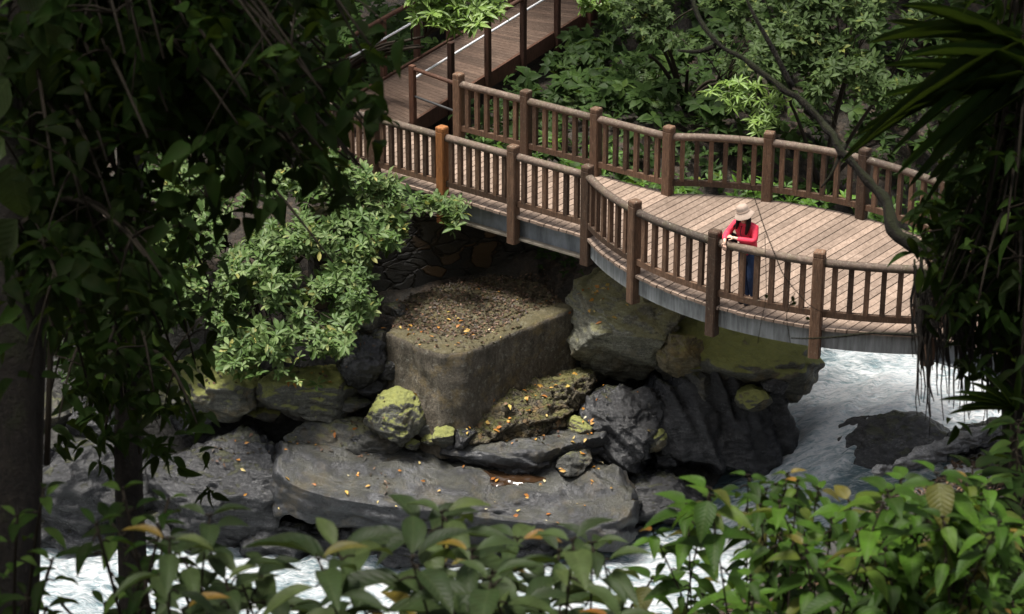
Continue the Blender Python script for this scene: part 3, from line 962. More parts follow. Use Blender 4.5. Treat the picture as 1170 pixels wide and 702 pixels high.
def leaf_t(n=3, kind='lance', fold=.12, droop=.12, wave=0.0):
    ts = np.linspace(0, 1, n + 2)
    v, lv = [], []
    for t in ts:
        if kind == 'lance':
            w = math.sin(math.pi * t ** .85) ** .9
        elif kind == 'ovate':
            w = math.sin(math.pi * t ** .66) ** .8 * (1 - .25 * t)
        elif kind == 'obov':
            w = math.sin(math.pi * t ** 1.35) ** .9
        else:
            w = min(1, t * 7) ** .6 * (1 - t ** 3) ** .7
        w = max(w, 0) * .5
        zm = -droop * t * t + .03 * math.sin(t * 3)
        if t in (0.0, 1.0):
            v.append((0, t, zm))
            lv.append((0, t, 0))
        else:
            wz = wave * math.sin(t * 19)
            v += [(-w, t, zm + fold * w + wz), (0, t, zm), (w, t, zm + fold * w - wz)]
            lv += [(-w, t, 0), (0, t, 0), (w, t, 0)]
    tri, quad = [], []
    tri += [(0, 2, 1), (0, 3, 2)]
    for i in range(n - 1):
        a = 1 + 3 * i
        quad += [(a, a + 1, a + 4, a + 3), (a + 1, a + 2, a + 5, a + 4)]
    a = 1 + 3 * (n - 1)
    e = a + 3
    tri += [(a, a + 1, e), (a + 1, a + 2, e)]
    fs = [np.array(tri)] + ([np.array(quad)] if quad else [])
    return np.array(v, float), fs, np.array(lv, float)


T_LANCE2 = leaf_t(2, 'lance', .15, .12)
T_OV2 = leaf_t(2, 'ovate', .15, .15)
T_OBOV3 = leaf_t(3, 'obov', .15, .10)
T_OV7 = leaf_t(7, 'ovate', .22, .28, .006)
T_BROAD = leaf_t(8, 'lance', .24, .24, .006)
T_STRAP = leaf_t(12, 'strap', .22, .16, .006)
T_QUAD = leaf_t(1, 'lance', .1, .1)


def rosettes(mb, tmpl, cen, ax, nl, L, ratio, elev, rng, rnd=None, jit=.25):
    cen, ax = np.asarray(cen), norm(ax)
    m = len(cen)
    ref = norm(rng.normal(size=(m, 3)))
    u = norm(np.cross(ax, ref))
    w = np.cross(ax, u)
    P, D, U, Ls, Rn = [], [], [], [], []
    base = rng.uniform(0, 6.28, m)
    L = np.broadcast_to(L, (m,))
    rv = rng.uniform(0, 1, m)
    for k in range(nl):
        a = base + k * 2.399 + rng.normal(0, jit, m)
        e = rng.uniform(elev[0], elev[1], m)
        rad = np.cos(a)[:, None] * u + np.sin(a)[:, None] * w
        D.append(np.cos(e)[:, None] * rad + np.sin(e)[:, None] * ax)
        U.append(np.cos(e)[:, None] * ax - np.sin(e)[:, None] * rad + rng.normal(0, .18, (m, 3)))
        P.append(cen - ax * (.06 * k / nl * L)[:, None])
        Ls.append(L * rng.uniform(.65, 1.12, m))
        Rn.append(np.clip((rv * .55 + rng.uniform(0, .42, m)) if rnd is None else rnd + rng.normal(0, .1, m), 0, 1))
    P, D, U, Ls, Rn = map(np.concatenate, (P, D, U, Ls, Rn))
    keep = rng.uniform(size=len(P)) < .93
    mb.leaves(tmpl, P[keep], D[keep], U[keep], Ls[keep], Ls[keep] * ratio * rng.uniform(.85, 1.15, keep.sum()), Rn[keep])


def inpoly(px, py, poly):
    c = np.zeros(len(px), bool)
    n = len(poly)
    for i in range(n):
        x1, y1 = poly[i]
        x2, y2 = poly[(i + 1) % n]
        m = ((y1 > py) != (y2 > py)) & (px < (x2 - x1) * (py - y1) / (y2 - y1 + 1e-9) + x1)
        c ^= m
    return c


def bez(a, b, sag, n=8):
    t = np.linspace(0, 1, n)[:, None]
    return a * (1 - t) + b * t + np.array(sag) * (4 * t * (1 - t))


# --- the sunlit shrub on the left bank
rng = np.random.default_rng(5)
poly = [(160, 350), (165, 260), (190, 190), (240, 140), (300, 135), (380, 172), (432, 200), (470, 214), (537, 232), (522, 262), (480, 268), (446, 292), (458, 330), (430, 352), (402, 382), (396, 412), (372, 442), (330, 436), (262, 428), (196, 398)]
px = rng.uniform(155, 540, 7600)
py = rng.uniform(130, 445, 7600)
q = np.stack([px / 34, py / 30, np.zeros(7600)], -1)
den = fbm(q, 3, 31)
k = inpoly(px, py, poly) & (den > -.1)
px, py, den = px[k], py[k], den[k]
zz = .8 + (py - 160) / (440 - 160) * (-2.1 - .8)
ex = 60
qx = rng.uniform(445, 535, ex)
qy = 226 + (qx - 445) * .16 + rng.normal(0, 8, ex)
px, py, den = np.concatenate([px, qx]), np.concatenate([py, qy]), np.concatenate([den, np.zeros(ex)])
zz = .8 + (py - 160) / (440 - 160) * (-2.1 - .8)
pts = np.array([at(a, b, z) for a, b, z in zip(px, py, zz)])
fw = norm(pts - CAM)
dep = rng.gamma(1.3, .32, len(pts)) - .3 - den * .8
pts = pts + fw * dep[:, None]
axs = norm(np.array([0.0, -.38, .92]) + rng.normal(0, .42, pts.shape))
shrub = thing('shrub', at(300, 400, -1.8), 'large sunlit shrub with pale green leaf rosettes on the left bank beside the bridge', 'shrub')
mb = MB()
sel = rng.uniform(size=len(pts)) < .8
rosettes(mb, T_OBOV3, pts[sel], axs[sel], 6, rng.uniform(.10, .24, sel.sum()), .35, (-.15, .55), rng)
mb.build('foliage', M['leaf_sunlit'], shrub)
root = at(310, 380, -1.9) + [0, 1.6, .2]
mb = MB()
idx = rng.choice(len(pts), 120, replace=False)
hub = [root + [-.8, -.5, .9], root + [.3, -.6, .8], root + [1.2, -.4, 1.2], root + [-.2, -.9, .2], root + [.2, .2, 1.9]]
for h in hub:
    mb.tube(bez(root, h, (0, .1, .1)), np.linspace(.045, .028, 8), 6)
for i in idx:
    h = min(hub, key=lambda a: np.linalg.norm(a - pts[i]))
    mb.tube(bez(h, pts[i] - axs[i] * .02, (0, 0, .12), 6), np.linspace(.02, .006, 6), 5)
mb.build('branch', M['twig'], shrub)

# --- undergrowth on the slope behind the far railing and on the left bank: one mass
rng = np.random.default_rng(8)


def scatter_ground(n, xr, yr, rng, keep):
    x, y = rng.uniform(*xr, n), rng.uniform(*yr, n)
    k = keep(x, y)
    x, y = x[k], y[k]
    return np.stack([x, y, terr(x, y)], -1)


def uv_of(x, y):
    d = np.stack([x - O4[0], y - O4[1]], -1)
    return d @ AX[:2], d @ AN[:2]


def clear_far(x, y):
    u, v = uv_of(x, y)
    bl = np.where((u > 0) & (u < LP), np.sqrt(np.maximum(RAD ** 2 - (u - LP / 2) ** 2, 0)) - (RAD - SAG), 0)
    onb = v < WID + bl + .12
    # the boardwalk strip
    d = (NBp - NA)[:2]
    L_ = np.linalg.norm(d)
    dx, dy = x - NA[0], y - NA[1]
    along = (dx * d[0] + dy * d[1]) / L_
    acr = (dx * d[1] - dy * d[0]) / L_
    onw = (acr > -2.2) & (acr < .35) & (along > -1.5)
    cave = (x > 6.6) & (x < 10) & (y > 41.0) & (y < 44.2)
    water_ = terr(x, y) < _wat(x, y) + .15
    return ~onb & ~onw & ~water_


ug = MB()
P1 = scatter_ground(5200, (-4, 13), (40, 50.5), rng, clear_far)
for tm, frac, LL, rt, el, hh in ((T_OV2, .4, (.10, .22), .55, (-.2, .35), (.08, .7)), (T_LANCE2, .35, (.12, .30), .28, (-.1, .6), (.05, .6)), (T_OV2, .25, (.2, .34), .6, (-.3, .2), (.2, .9))):
    s = rng.uniform(size=len(P1)) < frac
    p = P1[s] + np.stack([np.zeros(s.sum()), np.zeros(s.sum()), rng.uniform(*hh, s.sum())], -1)
    ax = norm(np.array([0, -.35, .9]) + rng.normal(0, .3, p.shape))
    rosettes(ug, tm, p, ax, 7, rng.uniform(*LL, len(p)), rt, el, rng)
P2 = scatter_ground(1300, (-12, -2.2), (37, 48), rng, clear_far)
P2 = P2[P2[:, 2] > -2.9]
p = P2 + np.stack([np.zeros(len(P2)), np.zeros(len(P2)), rng.uniform(.05, .6, len(P2))], -1)
rosettes(ug, T_OV2, p, norm(np.array([0, -.3, .9]) + rng.normal(0, .3, p.shape)), 7, rng.uniform(.1, .24, len(p)), .5, (-.2, .5), rng)
P3 = scatter_ground(260, (0.4, 3.2), (40.0, 42.5), rng, lambda x, y: terr(x, y) > -1.9)
p = P3 + np.stack([np.zeros(len(P3)), np.zeros(len(P3)), rng.uniform(.0, .25, len(P3))], -1)
rosettes(ug, T_OV2, p, norm(np.array([0, -.4, .9]) + rng.normal(0, .3, p.shape)), 6, rng.uniform(.08, .16, len(p)), .55, (-.2, .5), rng)
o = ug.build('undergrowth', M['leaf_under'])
tag(o, 'dense dark green undergrowth covering the slope behind the bridge railing', 'undergrowth', kind='stuff')
# brighter fresh plants just behind the railing
fr = MB()
P4 = []
for k in range(150):
    u_ = rng.uniform(-4.5, LP * .9)
    v_ = WID + bulge(u_) + rng.uniform(.15, .75)
    b_ = bp(u_, v_)
    P4.append([b_[0], b_[1], rng.uniform(-.45, .2)])
P4 = np.array(P4)
rosettes(fr, T_LANCE2, P4, norm(np.array([0, -.3, .9]) + rng.normal(0, .3, P4.shape)), 7, rng.uniform(.12, .26, len(P4)), .34, (-.2, .5), rng)
o = fr.build('groundcover', M['leaf_bush'])
tag(o, 'fresh green ground plants growing right behind the far railing', 'ground cover', kind='stuff')

# --- ferns
def make_fern(rng, n=11, L=.75):
    mb = MB()
    st = MB()
    for k in range(n):
        a = k * 2.399 + rng.normal(0, .2)
        e = rng.uniform(.5, 1.1)
        t = np.linspace(0, 1, 16)
        ll = L * rng.uniform(.7, 1.1)
        r_ = ll * (t * math.cos(e) + .25 * t * t)
        z_ = ll * (t * math.sin(e) - .55 * t * t)
        pts_ = np.stack([np.cos(a) * r_, np.sin(a) * r_, z_], -1)
        st.tube(pts_, np.linspace(.007, .002, 16), 4)
        tg = norm(np.gradient(pts_, axis=0))
        sd = norm(np.cross(tg, [0, 0, 1]))
        up = np.cross(sd, tg)
        pl = ll * .24 * np.sin(np.pi * np.clip(t * .93 + .06, 0, 1)) ** .7
        for s in (-1, 1):
            d = sd * s + tg * .45 - np.array([0, 0, .15])
            kk = t > .1
            mb.leaves(T_LANCE2, pts_[kk], d[kk], up[kk], pl[kk], pl[kk] * .3 + .004, np.full(kk.sum(), rng.uniform(.2, .9)))
    return mb, st


fern_spots = [((690, 55), .4), ((722, 72), .35), ((735, 40), .7), ((655, 78), .2), ((745, 98), .1), ((620, 105), 0)]
fern0 = None
for k, ((fx, fy), fz) in enumerate(fern_spots):
    c = at(fx, fy + 12, fz)
    c[2] = float(terr(c[0], c[1])[0]) if abs(float(terr(c[0], c[1])[0]) - c[2]) < 1.2 else c[2]
    if fern0 is None:
        fern0 = thing('fern', (0, 0, 0), 'feathery dark green fern on the shaded slope below the boardwalk', 'fern', 'ferns on the slope below the boardwalk')
        mb, st = make_fern(np.random.default_rng(3), 12, .85)
        mb.build('foliage', M['leaf_fern'], fern0)
        st.build('stem', M['twig_green'], fern0)
        o = fern0
    else:
        o = copy_tree(fern0)
    o.location = c
    o.rotation_euler.z = k * 1.7
    s_ = .85 + .1 * (k % 3)
    o.scale = (s_, s_, s_)

# --- leafy bush at the top right behind the platform
def hull_bush(name, label, cat, poly, zt, zb, n, tmpl, nl, LL, ratio, mat, seed, depth=.5, den_min=-.2, axis_=(0, -.5, .85), cell=26, base=None, nbr=40, elev=(-.2, .5), branchmat='twig'):
    rng = np.random.default_rng(seed)
    pa = np.array(poly, float)
    px = rng.uniform(pa[:, 0].min(), pa[:, 0].max(), n)
    py = rng.uniform(pa[:, 1].min(), pa[:, 1].max(), n)
    den = fbm(np.stack([px / cell, py / cell, np.full(n, seed * 1.0)], -1), 3, seed)
    k = inpoly(px, py, poly) & (den > den_min)
    px, py, den = px[k], py[k], den[k]
    y0, y1 = pa[:, 1].min(), pa[:, 1].max()
    zz = zt + (py - y0) / (y1 - y0) * (zb - zt)
    pts = np.array([at(a, b, z) for a, b, z in zip(px, py, zz)])
    pts = pts + norm(pts - CAM) * (rng.gamma(1.3, depth * .5, len(pts)) - depth * .5 - den * depth)[:, None]
    axs = norm(np.array(axis_) + rng.normal(0, .35, pts.shape))
    if base is None:
        base = pts.mean(0)
        base = np.array([base[0], base[1] + .8, float(terr(base[0], base[1] + .8)[0])])
    t = thing(name, base, label, cat)
    mb = MB()
    rosettes(mb, tmpl, pts, axs, nl, rng.uniform(*LL, len(pts)), ratio, elev, rng)
    mb.build('foliage', M[mat], t)
    mb = MB()
    hubs = [base + (pts[i] - base) * .6 for i in rng.choice(len(pts), 6)]
    for h in hubs:
        mb.tube(bez(base, h, (0, .05, .15)), np.linspace(.05, .025, 8), 6)
    for i in rng.choice(len(pts), min(nbr, len(pts)), replace=False):
        h = min(hubs, key=lambda a: np.linalg.norm(a - pts[i]))
        mb.tube(bez(h, pts[i], (0, 0, .1), 6), np.linspace(.018, .005, 6), 5)
    mb.build('branch', M[branchmat], t)
    return t


hull_bush('leafy_tree', 'mid green leafy tree overhanging the dark hollow at top right', 'tree', [(860, -30), (1060, -30), (1075, 70), (1050, 130), (1010, 118), (960, 112), (905, 118), (862, 60)], 3.0, 1.0, 1500, T_OBOV3, 6, (.13, .22), .36, 'leaf_mid', 33, .7, -.25)
hull_bush('leafy_tree', 'dull green tree hanging over the slope right of the boardwalk top', 'tree', [(690, -25), (860, -25), (880, 60), (850, 95), (800, 60), (740, 50), (700, 20)], 2.6, 1.0, 850, T_OV2, 6, (.1, .18), .5, 'leaf_mid', 35, .7, -.15)
hull_bush('leafy_branch', 'bright lime green spray of leaves hanging over the boardwalk at the top', 'branch', [(462, -20), (575, -20), (572, 18), (540, 34), (500, 36), (474, 28)], 2.5, 1.7, 150, T_LANCE2, 7, (.2, .32), .26, 'leaf_lime', 39, .35, -.6, base=np.array([-3.4, 44.6, .2]), nbr=20)
hull_bush('leafy_branch', 'lime green whorled leaf spray on pale twigs above the right part of far railing', 'branch', [(810, 92), (845, 88), (890, 100), (896, 118), (890, 150), (862, 152), (858, 125), (830, 122), (808, 112)], 1.3, .5, 95, T_LANCE2, 9, (.16, .26), .22, 'leaf_lime', 43, .25, -.8, base=np.array([4.6, 44.5, .4]), nbr=18, elev=(-.3, .3), branchmat='bark_pale')
hull_bush('leafy_branch', 'pale green leaf spray at the top right of the boardwalk', 'branch', [(655, -15), (730, -15), (735, 8), (700, 14), (665, 12)], 2.2, 1.6, 120, T_OV2, 6, (.12, .2), .5, 'leaf_lime', 45, .3, -.5, base=np.array([2.2, 48, 1.8]), nbr=12)
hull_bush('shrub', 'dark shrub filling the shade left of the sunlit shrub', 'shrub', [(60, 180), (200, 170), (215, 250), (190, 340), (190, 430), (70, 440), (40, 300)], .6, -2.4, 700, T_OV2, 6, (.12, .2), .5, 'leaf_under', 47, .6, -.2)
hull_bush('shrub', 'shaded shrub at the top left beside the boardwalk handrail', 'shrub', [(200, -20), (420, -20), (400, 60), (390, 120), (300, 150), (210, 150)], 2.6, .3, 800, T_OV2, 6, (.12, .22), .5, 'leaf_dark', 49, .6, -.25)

# ------------------------------------------------------------------ trees (trunk, crown)


def crown_mesh(c, r, n, rng, L=(.25, .42), tmpl=T_QUAD, clumps=40):
    cc = norm(rng.normal(size=(clumps, 3))) * rng.uniform(.35, .95, (clumps, 1))
    ids = rng.integers(0, clumps, n)
    p = cc[ids] + rng.normal(0, .17, (n, 3))
    p = p * np.array(r) + np.array(c)
    d = norm(rng.normal(size=(n, 3)) + [0, 0, -.2])
    u = norm(rng.normal(0, .5, (n, 3)) + [0, 0, 1])
    LL = rng.uniform(*L, n)
    return p, d, u, LL, cc * np.array(r) + np.array(c)


def tree(name, label, base, lean, h, r0, crown_c, crown_r, n, seed, leafmat='leaf_dark', L=(.25, .42), nlimb=9, extra=None, bark='bark', via=None):
    rng = np.random.default_rng(seed)
    base = np.array(base, float)
    t = thing(name, base, label, 'tree', 'forest trees')
    pts = [base - [0, 0, .3]] + [np.array(v) for v in (via or [])] + [np.array(lean)]
    pts = np.array(pts)
    s = np.concatenate([[0], np.cumsum(np.linalg.norm(np.diff(pts, axis=0), axis=1))])
    ss = np.linspace(0, s[-1], 40)
    path = np.stack([np.interp(ss, s, pts[:, i]) for i in range(3)], -1)
    ker = np.ones(7) / 7
    sm = np.stack([np.convolve(np.pad(path[:, i], 3, 'edge'), ker, 'valid') for i in range(3)], -1)
    sm = sm + np.stack([fbm(np.stack([ss * .5, np.zeros(40), np.full(40, seed + 3.0 * i)], -1), 3, seed + i) for i in range(3)], -1) * r0 * .7
    rad = np.linspace(r0, r0 * .55, 40)
    rad[:5] *= np.linspace(1.5, 1.05, 5)
    mb = MB()
    mb.tube(sm, rad, 14)
    p, d, u, LL, cl = crown_mesh(crown_c, crown_r, n, rng, L)
    for k in range(nlimb):
        e = cl[k % len(cl)]
        mb.tube(bez(sm[rng.integers(30, 39)], e, (0, 0, -.3), 10), np.linspace(r0 * .4, r0 * .08, 10), 7)
    tr = mb.build('trunk', M[bark], t)
    mb = MB()
    mb.leaves(T_QUAD, p, d, u, LL, LL * .5, rng.uniform(0, .95, len(p)))
    if extra is not None:
        extra(mb, rng)
    mb.build('crown', M[leafmat], t)
    return t, sm


# the far slope: trunks whose crowns shade the hill
far = [(-6.5, 46.2, 'dark tree trunk on the slope left of the boardwalk'), (2.6, 48.2, 'slim dark tree trunk beside the top of the boardwalk'),
       (5.6, 47.0, 'dark tree trunk behind the hanging lime green leaves'), (9.6, 47.0, 'dark tree trunk in the top right corner behind the leafy tree'), (-1.6, 50.0, 'dark tree trunk behind the boardwalk handrail')]
for k, (x, y, lb) in enumerate(far):
    z = float(terr(x, y)[0])
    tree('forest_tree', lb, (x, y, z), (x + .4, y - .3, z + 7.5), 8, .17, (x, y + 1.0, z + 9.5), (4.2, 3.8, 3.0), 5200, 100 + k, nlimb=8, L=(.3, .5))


# foreground tree canopies over the viewpoint
def cam_pt(px, py, dist):
    return CAM + norm(ray(px, py)) * dist


def hanging(mb, twigs, rng, spots, trunkpath, tmpl, LL, ratio, per, dist):
    """leafy branches: each runs from the trunk to an end spot and carries leaves along its outer half"""
    P, D, U, Ln, Rn = [], [], [], [], []
    for (px, py) in spots:
        e = cam_pt(px, py, rng.uniform(*dist))
        i = np.argmin(np.linalg.norm(trunkpath - (e + [0, 0, .5]), axis=1))
        s = trunkpath[i]
        path = bez(s, e, (0, 0, rng.uniform(.05, .35)), 12)
        twigs.tube(path, np.linspace(.016, .004, 12), 5)
        # side twigs
        for k in range(per):
            t = rng.uniform(.3, 1.0)
            c = path[min(11, int(t * 11))]
            en = c + rng.normal(0, .13, 3) + np.array([0, 0, -.05])
            if k % 3 == 0:
                twigs.tube(bez(c, en, (0, 0, .02), 4), np.linspace(.005, .002, 4), 4)
            m = rng.integers(3, 6)
            dd = norm(rng.normal(size=(m, 3)) * [1, 1, .5] + [0, 0, -.45])
            P.append(en + rng.normal(0, .02, (m, 3)))
            D.append(dd)
            U.append(norm(rng.normal(0, .45, (m, 3)) + [0, -.2, 1]))
            Ln.append(rng.uniform(*LL, m))
            Rn.append(np.clip(rng.uniform(0, .8) + rng.normal(0, .1, m), 0, 1))
    P, D, U, Ln, Rn = map(np.concatenate, (P, D, U, Ln, Rn))
    mb.leaves(tmpl, P, D, U, Ln, Ln * ratio, Rn)


def ground_below(p):
    return np.array([p[0], p[1], float(terr(p[0], p[1])[0])])


SIDE_BLOCKERS = [(-8.5, 6, 'unseen tree added left of the viewpoint on the steep near bank to block side light'), (-9.5, 13, 'unseen tree added left of the viewpoint halfway down the near bank to block side light'), (-10.5, 20, 'unseen tree added on the lower near bank to the left to block side light'), (10.5, 4, 'unseen tree added right of the viewpoint on the steep near bank to block side light')]
for k, (x, y, lb) in enumerate(SIDE_BLOCKERS):  # unseen trees, added to stop sky light coming in from the sides
    z = float(terr(x, y)[0])
    hh = 16 - z
    tree('forest_tree', lb, (x, y, z), (x + .3, y, z + hh), 8, .2, (x, y, z + hh), (4.0, 4.4, 5.0), 4800, 300 + k, nlimb=10, L=(.3, .5))


TREES = {}
pA_top, pA_mid, pA_low = cam_pt(52, 0, 9.5), cam_pt(36, 250, 9.3), cam_pt(8, 560, 9.0)
bA = ground_below(cam_pt(-10, 800, 8.8))
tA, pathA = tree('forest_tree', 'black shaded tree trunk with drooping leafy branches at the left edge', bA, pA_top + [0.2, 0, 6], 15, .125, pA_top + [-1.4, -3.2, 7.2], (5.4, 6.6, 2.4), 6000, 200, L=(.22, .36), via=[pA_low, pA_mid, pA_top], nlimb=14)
pB1, pB2, pB3 = cam_pt(140, 650, 12), cam_pt(142, 480, 12.2), cam_pt(150, 200, 12.4)
bB = ground_below(cam_pt(138, 800, 11.9))
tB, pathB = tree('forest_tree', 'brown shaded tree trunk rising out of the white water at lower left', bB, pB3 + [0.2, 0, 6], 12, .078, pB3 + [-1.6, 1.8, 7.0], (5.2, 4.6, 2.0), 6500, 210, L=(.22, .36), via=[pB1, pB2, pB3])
pC1, pC2, pC3 = cam_pt(1185, 600, 10.5), cam_pt(1168, 300, 10.8), cam_pt(1165, 20, 11)
bC = ground_below(cam_pt(1170, 800, 10.4))
tC, pathC = tree('forest_tree', 'dark tree at the right edge with a curving branch and hanging aerial roots', bC, pC3 + [0.4, 0, 6], 13, .105, pC3 + [1.6, -3.6, 7.4], (5.2, 6.4, 2.4), 9000, 220, L=(.22, .36), via=[pC1, pC2, pC3], nlimb=14)

rng = np.random.default_rng(15)
mb, tw = MB(), MB()
spots = []
DARK = [(60, -20), (430, -20), (425, 60), (405, 120), (340, 140), (300, 190), (235, 195), (215, 260), (190, 330), (180, 420), (130, 470), (60, 480), (30, 300)]
spots = [(rng.uniform(335, 428), rng.uniform(85, 205)) for _ in range(30)]
while len(spots) < 128:
    a, b = rng.uniform(40, 430), rng.uniform(-20, 480)
    if inpoly(np.array([a]), np.array([b]), DARK)[0]:
        spots.append((a, b))
hanging(mb, tw, rng, spots, pathA[10:], T_OV7, (.07, .125), .5, 13, (7.5, 10.5))
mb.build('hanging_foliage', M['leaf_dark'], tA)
tw.build('twig', M['twig'], tA)
mb, tw = MB(), MB()
spots = [(rng.uniform(150, 330), rng.uniform(120, 420)) for _ in range(7)] + [(rng.uniform(40, 230), rng.uniform(380, 520)) for _ in range(26)] + [(380, 300), (400, 240), (410, 190), (420, 150)]
hanging(mb, tw, rng, spots, pathB[6:], T_OV7, (.08, .14), .42, 8, (10.5, 13))
mb.build('hanging_foliage', M['leaf_dark'], tB)
tw.build('twig', M['twig'], tB)
# big pale leaves of a climber on the left trunk
cl = thing('climber', pathA[14], 'climbing plant with big dull grey green leaves on the left edge trunk', 'climber')
rg = np.random.default_rng(77)
mb = MB()
ps = np.array([cam_pt(a, b, 8.3) for a, b in ((30, 20), (10, 90), (45, 60), (5, 160), (12, 190), (20, 250), (50, 15), (-5, 40))])
dd = norm(rg.normal(0, .5, (8, 3)) + [.1, -.3, -.9])
mb.leaves(T_OV7, ps, dd, norm(rg.normal(0, .2, (8, 3)) + [.1, -.8, .5]), rg.uniform(.18, .26, 8), rg.uniform(.12, .16, 8), rg.uniform(.3, .8, 8))
mb.build('foliage', M['leaf_broad'], cl)
mb = MB()
mb.tube(np.array([pathA[i] + [.14, -.1, 0] for i in range(10, 30)]), .012, 5)
for p in ps:
    i = np.argmin(np.linalg.norm(pathA[10:30] - p, axis=1)) + 10
    mb.tube(bez(pathA[i] + [.14, -.1, 0], p, (0, 0, .03), 5), .004, 4)
mb.build('stem', M['twig'], cl)

# --- right tree: curving branch, aerial roots, dark foliage


def spline(P, n=60):
    P = np.array(P)
    s = np.concatenate([[0], np.cumsum(np.linalg.norm(np.diff(P, axis=0), axis=1))])
    ss = np.linspace(0, s[-1], n)
    p = np.stack([np.interp(ss, s, P[:, i]) for i in range(3)], -1)
    for _ in range(3):
        p[1:-1] = (p[:-2] + p[1:-1] * 2 + p[2:]) / 4
    return p


mb = MB()
main = spline([cam_pt(*q) for q in ((1150, 330, 10.8), (1100, 312, 10.9), (1062, 296, 11), (1028, 272, 11.1), (1005, 235, 11.2), (985, 195, 11.3), (958, 160, 11.4), (925, 118, 11.5), (890, 90, 11.6), (850, 68, 11.7), (818, 52, 11.8), (806, 25, 11.9), (785, -5, 12), (770, -40, 12))])
main[1:-1] += np.stack([fbm(np.stack([np.arange(58) * .23, np.full(58, 4.0 * i), np.zeros(58)], -1), 3, 50 + i) for i in range(3)], -1) * .05
mb.tube(main, np.interp(np.linspace(0, 1, 60), [0, .3, .6, 1], [.05, .026, .015, .009]) * (1 + .15 * RNG.normal(size=60)), 9)
b2 = spline([cam_pt(*q) for q in ((818, 52, 11.8), (800, 60, 11.8), (775, 58, 11.9))], 10)
mb.tube(b2, np.linspace(.014, .006, 10), 6)
b3 = spline([cam_pt(*q) for q in ((905, 100, 11.6), (880, 50, 11.6), (862, 20, 11.6), (845, -20, 11.7))], 14)
mb.tube(b3, np.linspace(.015, .006, 14), 6)
b4 = spline([cam_pt(*q) for q in ((1062, 296, 11), (1075, 250, 11), (1090, 200, 11), (1100, 120, 11))], 14)
mb.tube(b4, np.linspace(.03, .012, 14), 6)
b5 = spline([cam_pt(*q) for q in ((965, 165, 11.4), (950, 200, 11.3), (938, 215, 11.3))], 10)
mb.tube(b5, np.linspace(.012, .004, 10), 6)
b6 = spline([cam_pt(*q) for q in ((1150, 380, 10.8), (1060, 383, 11), (980, 382, 11.1), (905, 385, 11.2))], 20)
mb.tube(b6 + fbm(b6 * 4, 2, 3)[:, None] * .02, np.linspace(.012, .003, 20), 5)
mb.build('branch', M['bark'], tC)
rng = np.random.default_rng(25)
ar = MB()
for k in range(130):
    x0 = rng.uniform(1045, 1140)
    y0 = 296 + (x0 - 1045) * .12 + rng.uniform(-5, 60)
    ln = rng.uniform(40, 150) * (1 if rng.uniform() < .8 else .5)
    d_ = rng.uniform(10.4, 11.4)
    a, b = cam_pt(x0, y0, d_), cam_pt(x0 + rng.normal(0, 5), y0 + ln, d_)
    pth = bez(a, b, (rng.normal(0, .01), 0, 0), 9)
    pth += np.stack([fbm(np.stack([np.arange(9) * .6, np.full(9, k * 3.1), np.full(9, i)], -1), 2, k) for i in range(3)], -1) * .018
    ar.tube(pth, np.linspace(rng.uniform(.004, .011), .002, 9), 5)
ar.build('aerial_root', M['bark'], tC)
mb, tw = MB(), MB()
spots = [(rng.uniform(1112, 1172), rng.uniform(200, 360)) for _ in range(34)] + [(rng.uniform(1058, 1120), rng.uniform(300, 345)) for _ in range(12)] + [(rng.uniform(1125, 1172), rng.uniform(-10, 260)) for _ in range(36)] + [(rng.uniform(1148, 1175), rng.uniform(400, 520)) for _ in range(12)]
hanging(mb, tw, rng, spots, np.concatenate([pathC[8:], main[:25]]), T_BROAD, (.07, .14), .3, 8, (9.8, 11.3))
mb.build('hanging_foliage', M['leaf_dark'], tC)
tw.build('twig', M['twig'], tC)

# thin dead twig hanging in front of the platform
vn = thing('hanging_vine', cam_pt(868, 222, 12.2), 'thin dry twig hanging in front of the platform right of the woman', 'vine')
mb = MB()
v1 = spline([cam_pt(*q) for q in ((806, 25, 11.9), (850, 170, 12.2), (862, 225, 12.2), (876, 270, 12.2), (893, 308, 12.1), (908, 335, 12.1), (925, 352, 12.1), (940, 356, 12.1))], 40)
mb.tube(v1 + fbm(v1 * 6, 2, 8)[:, None] * .012, np.interp(np.linspace(0, 1, 40), [0, .4, .8, 1], [.001, .0015, .0032, .0015]), 5)
v2 = spline([cam_pt(*q) for q in ((874, 268, 12.2), (876, 340, 12.2), (868, 375, 12.2), (866, 392, 12.2))], 20)
mb.tube(v2, .0016, 4)
v3 = spline([cam_pt(*q) for q in ((908, 335, 12.1), (898, 360, 12.1), (903, 392, 12.1))], 20)
mb.tube(v3, .0018, 4)
mb.build('stem', M['twig'], vn)
mb = MB()
ps = np.array([cam_pt(905, 338, 12.1), cam_pt(910, 345, 12.1), cam_pt(875, 336, 12.2), cam_pt(921, 362, 12.1)])
mb.leaves(T_OV7, ps, np.array([[.3, 0, -1], [-.8, 0, -.5], [.2, 0, -1], [.6, 0, -.6]]), np.array([[0, -1, .2]] * 4), [.04, .035, .03, .03], [.02] * 4, [.1] * 4)
mb.build('foliage', M['leaf_dark'], vn)

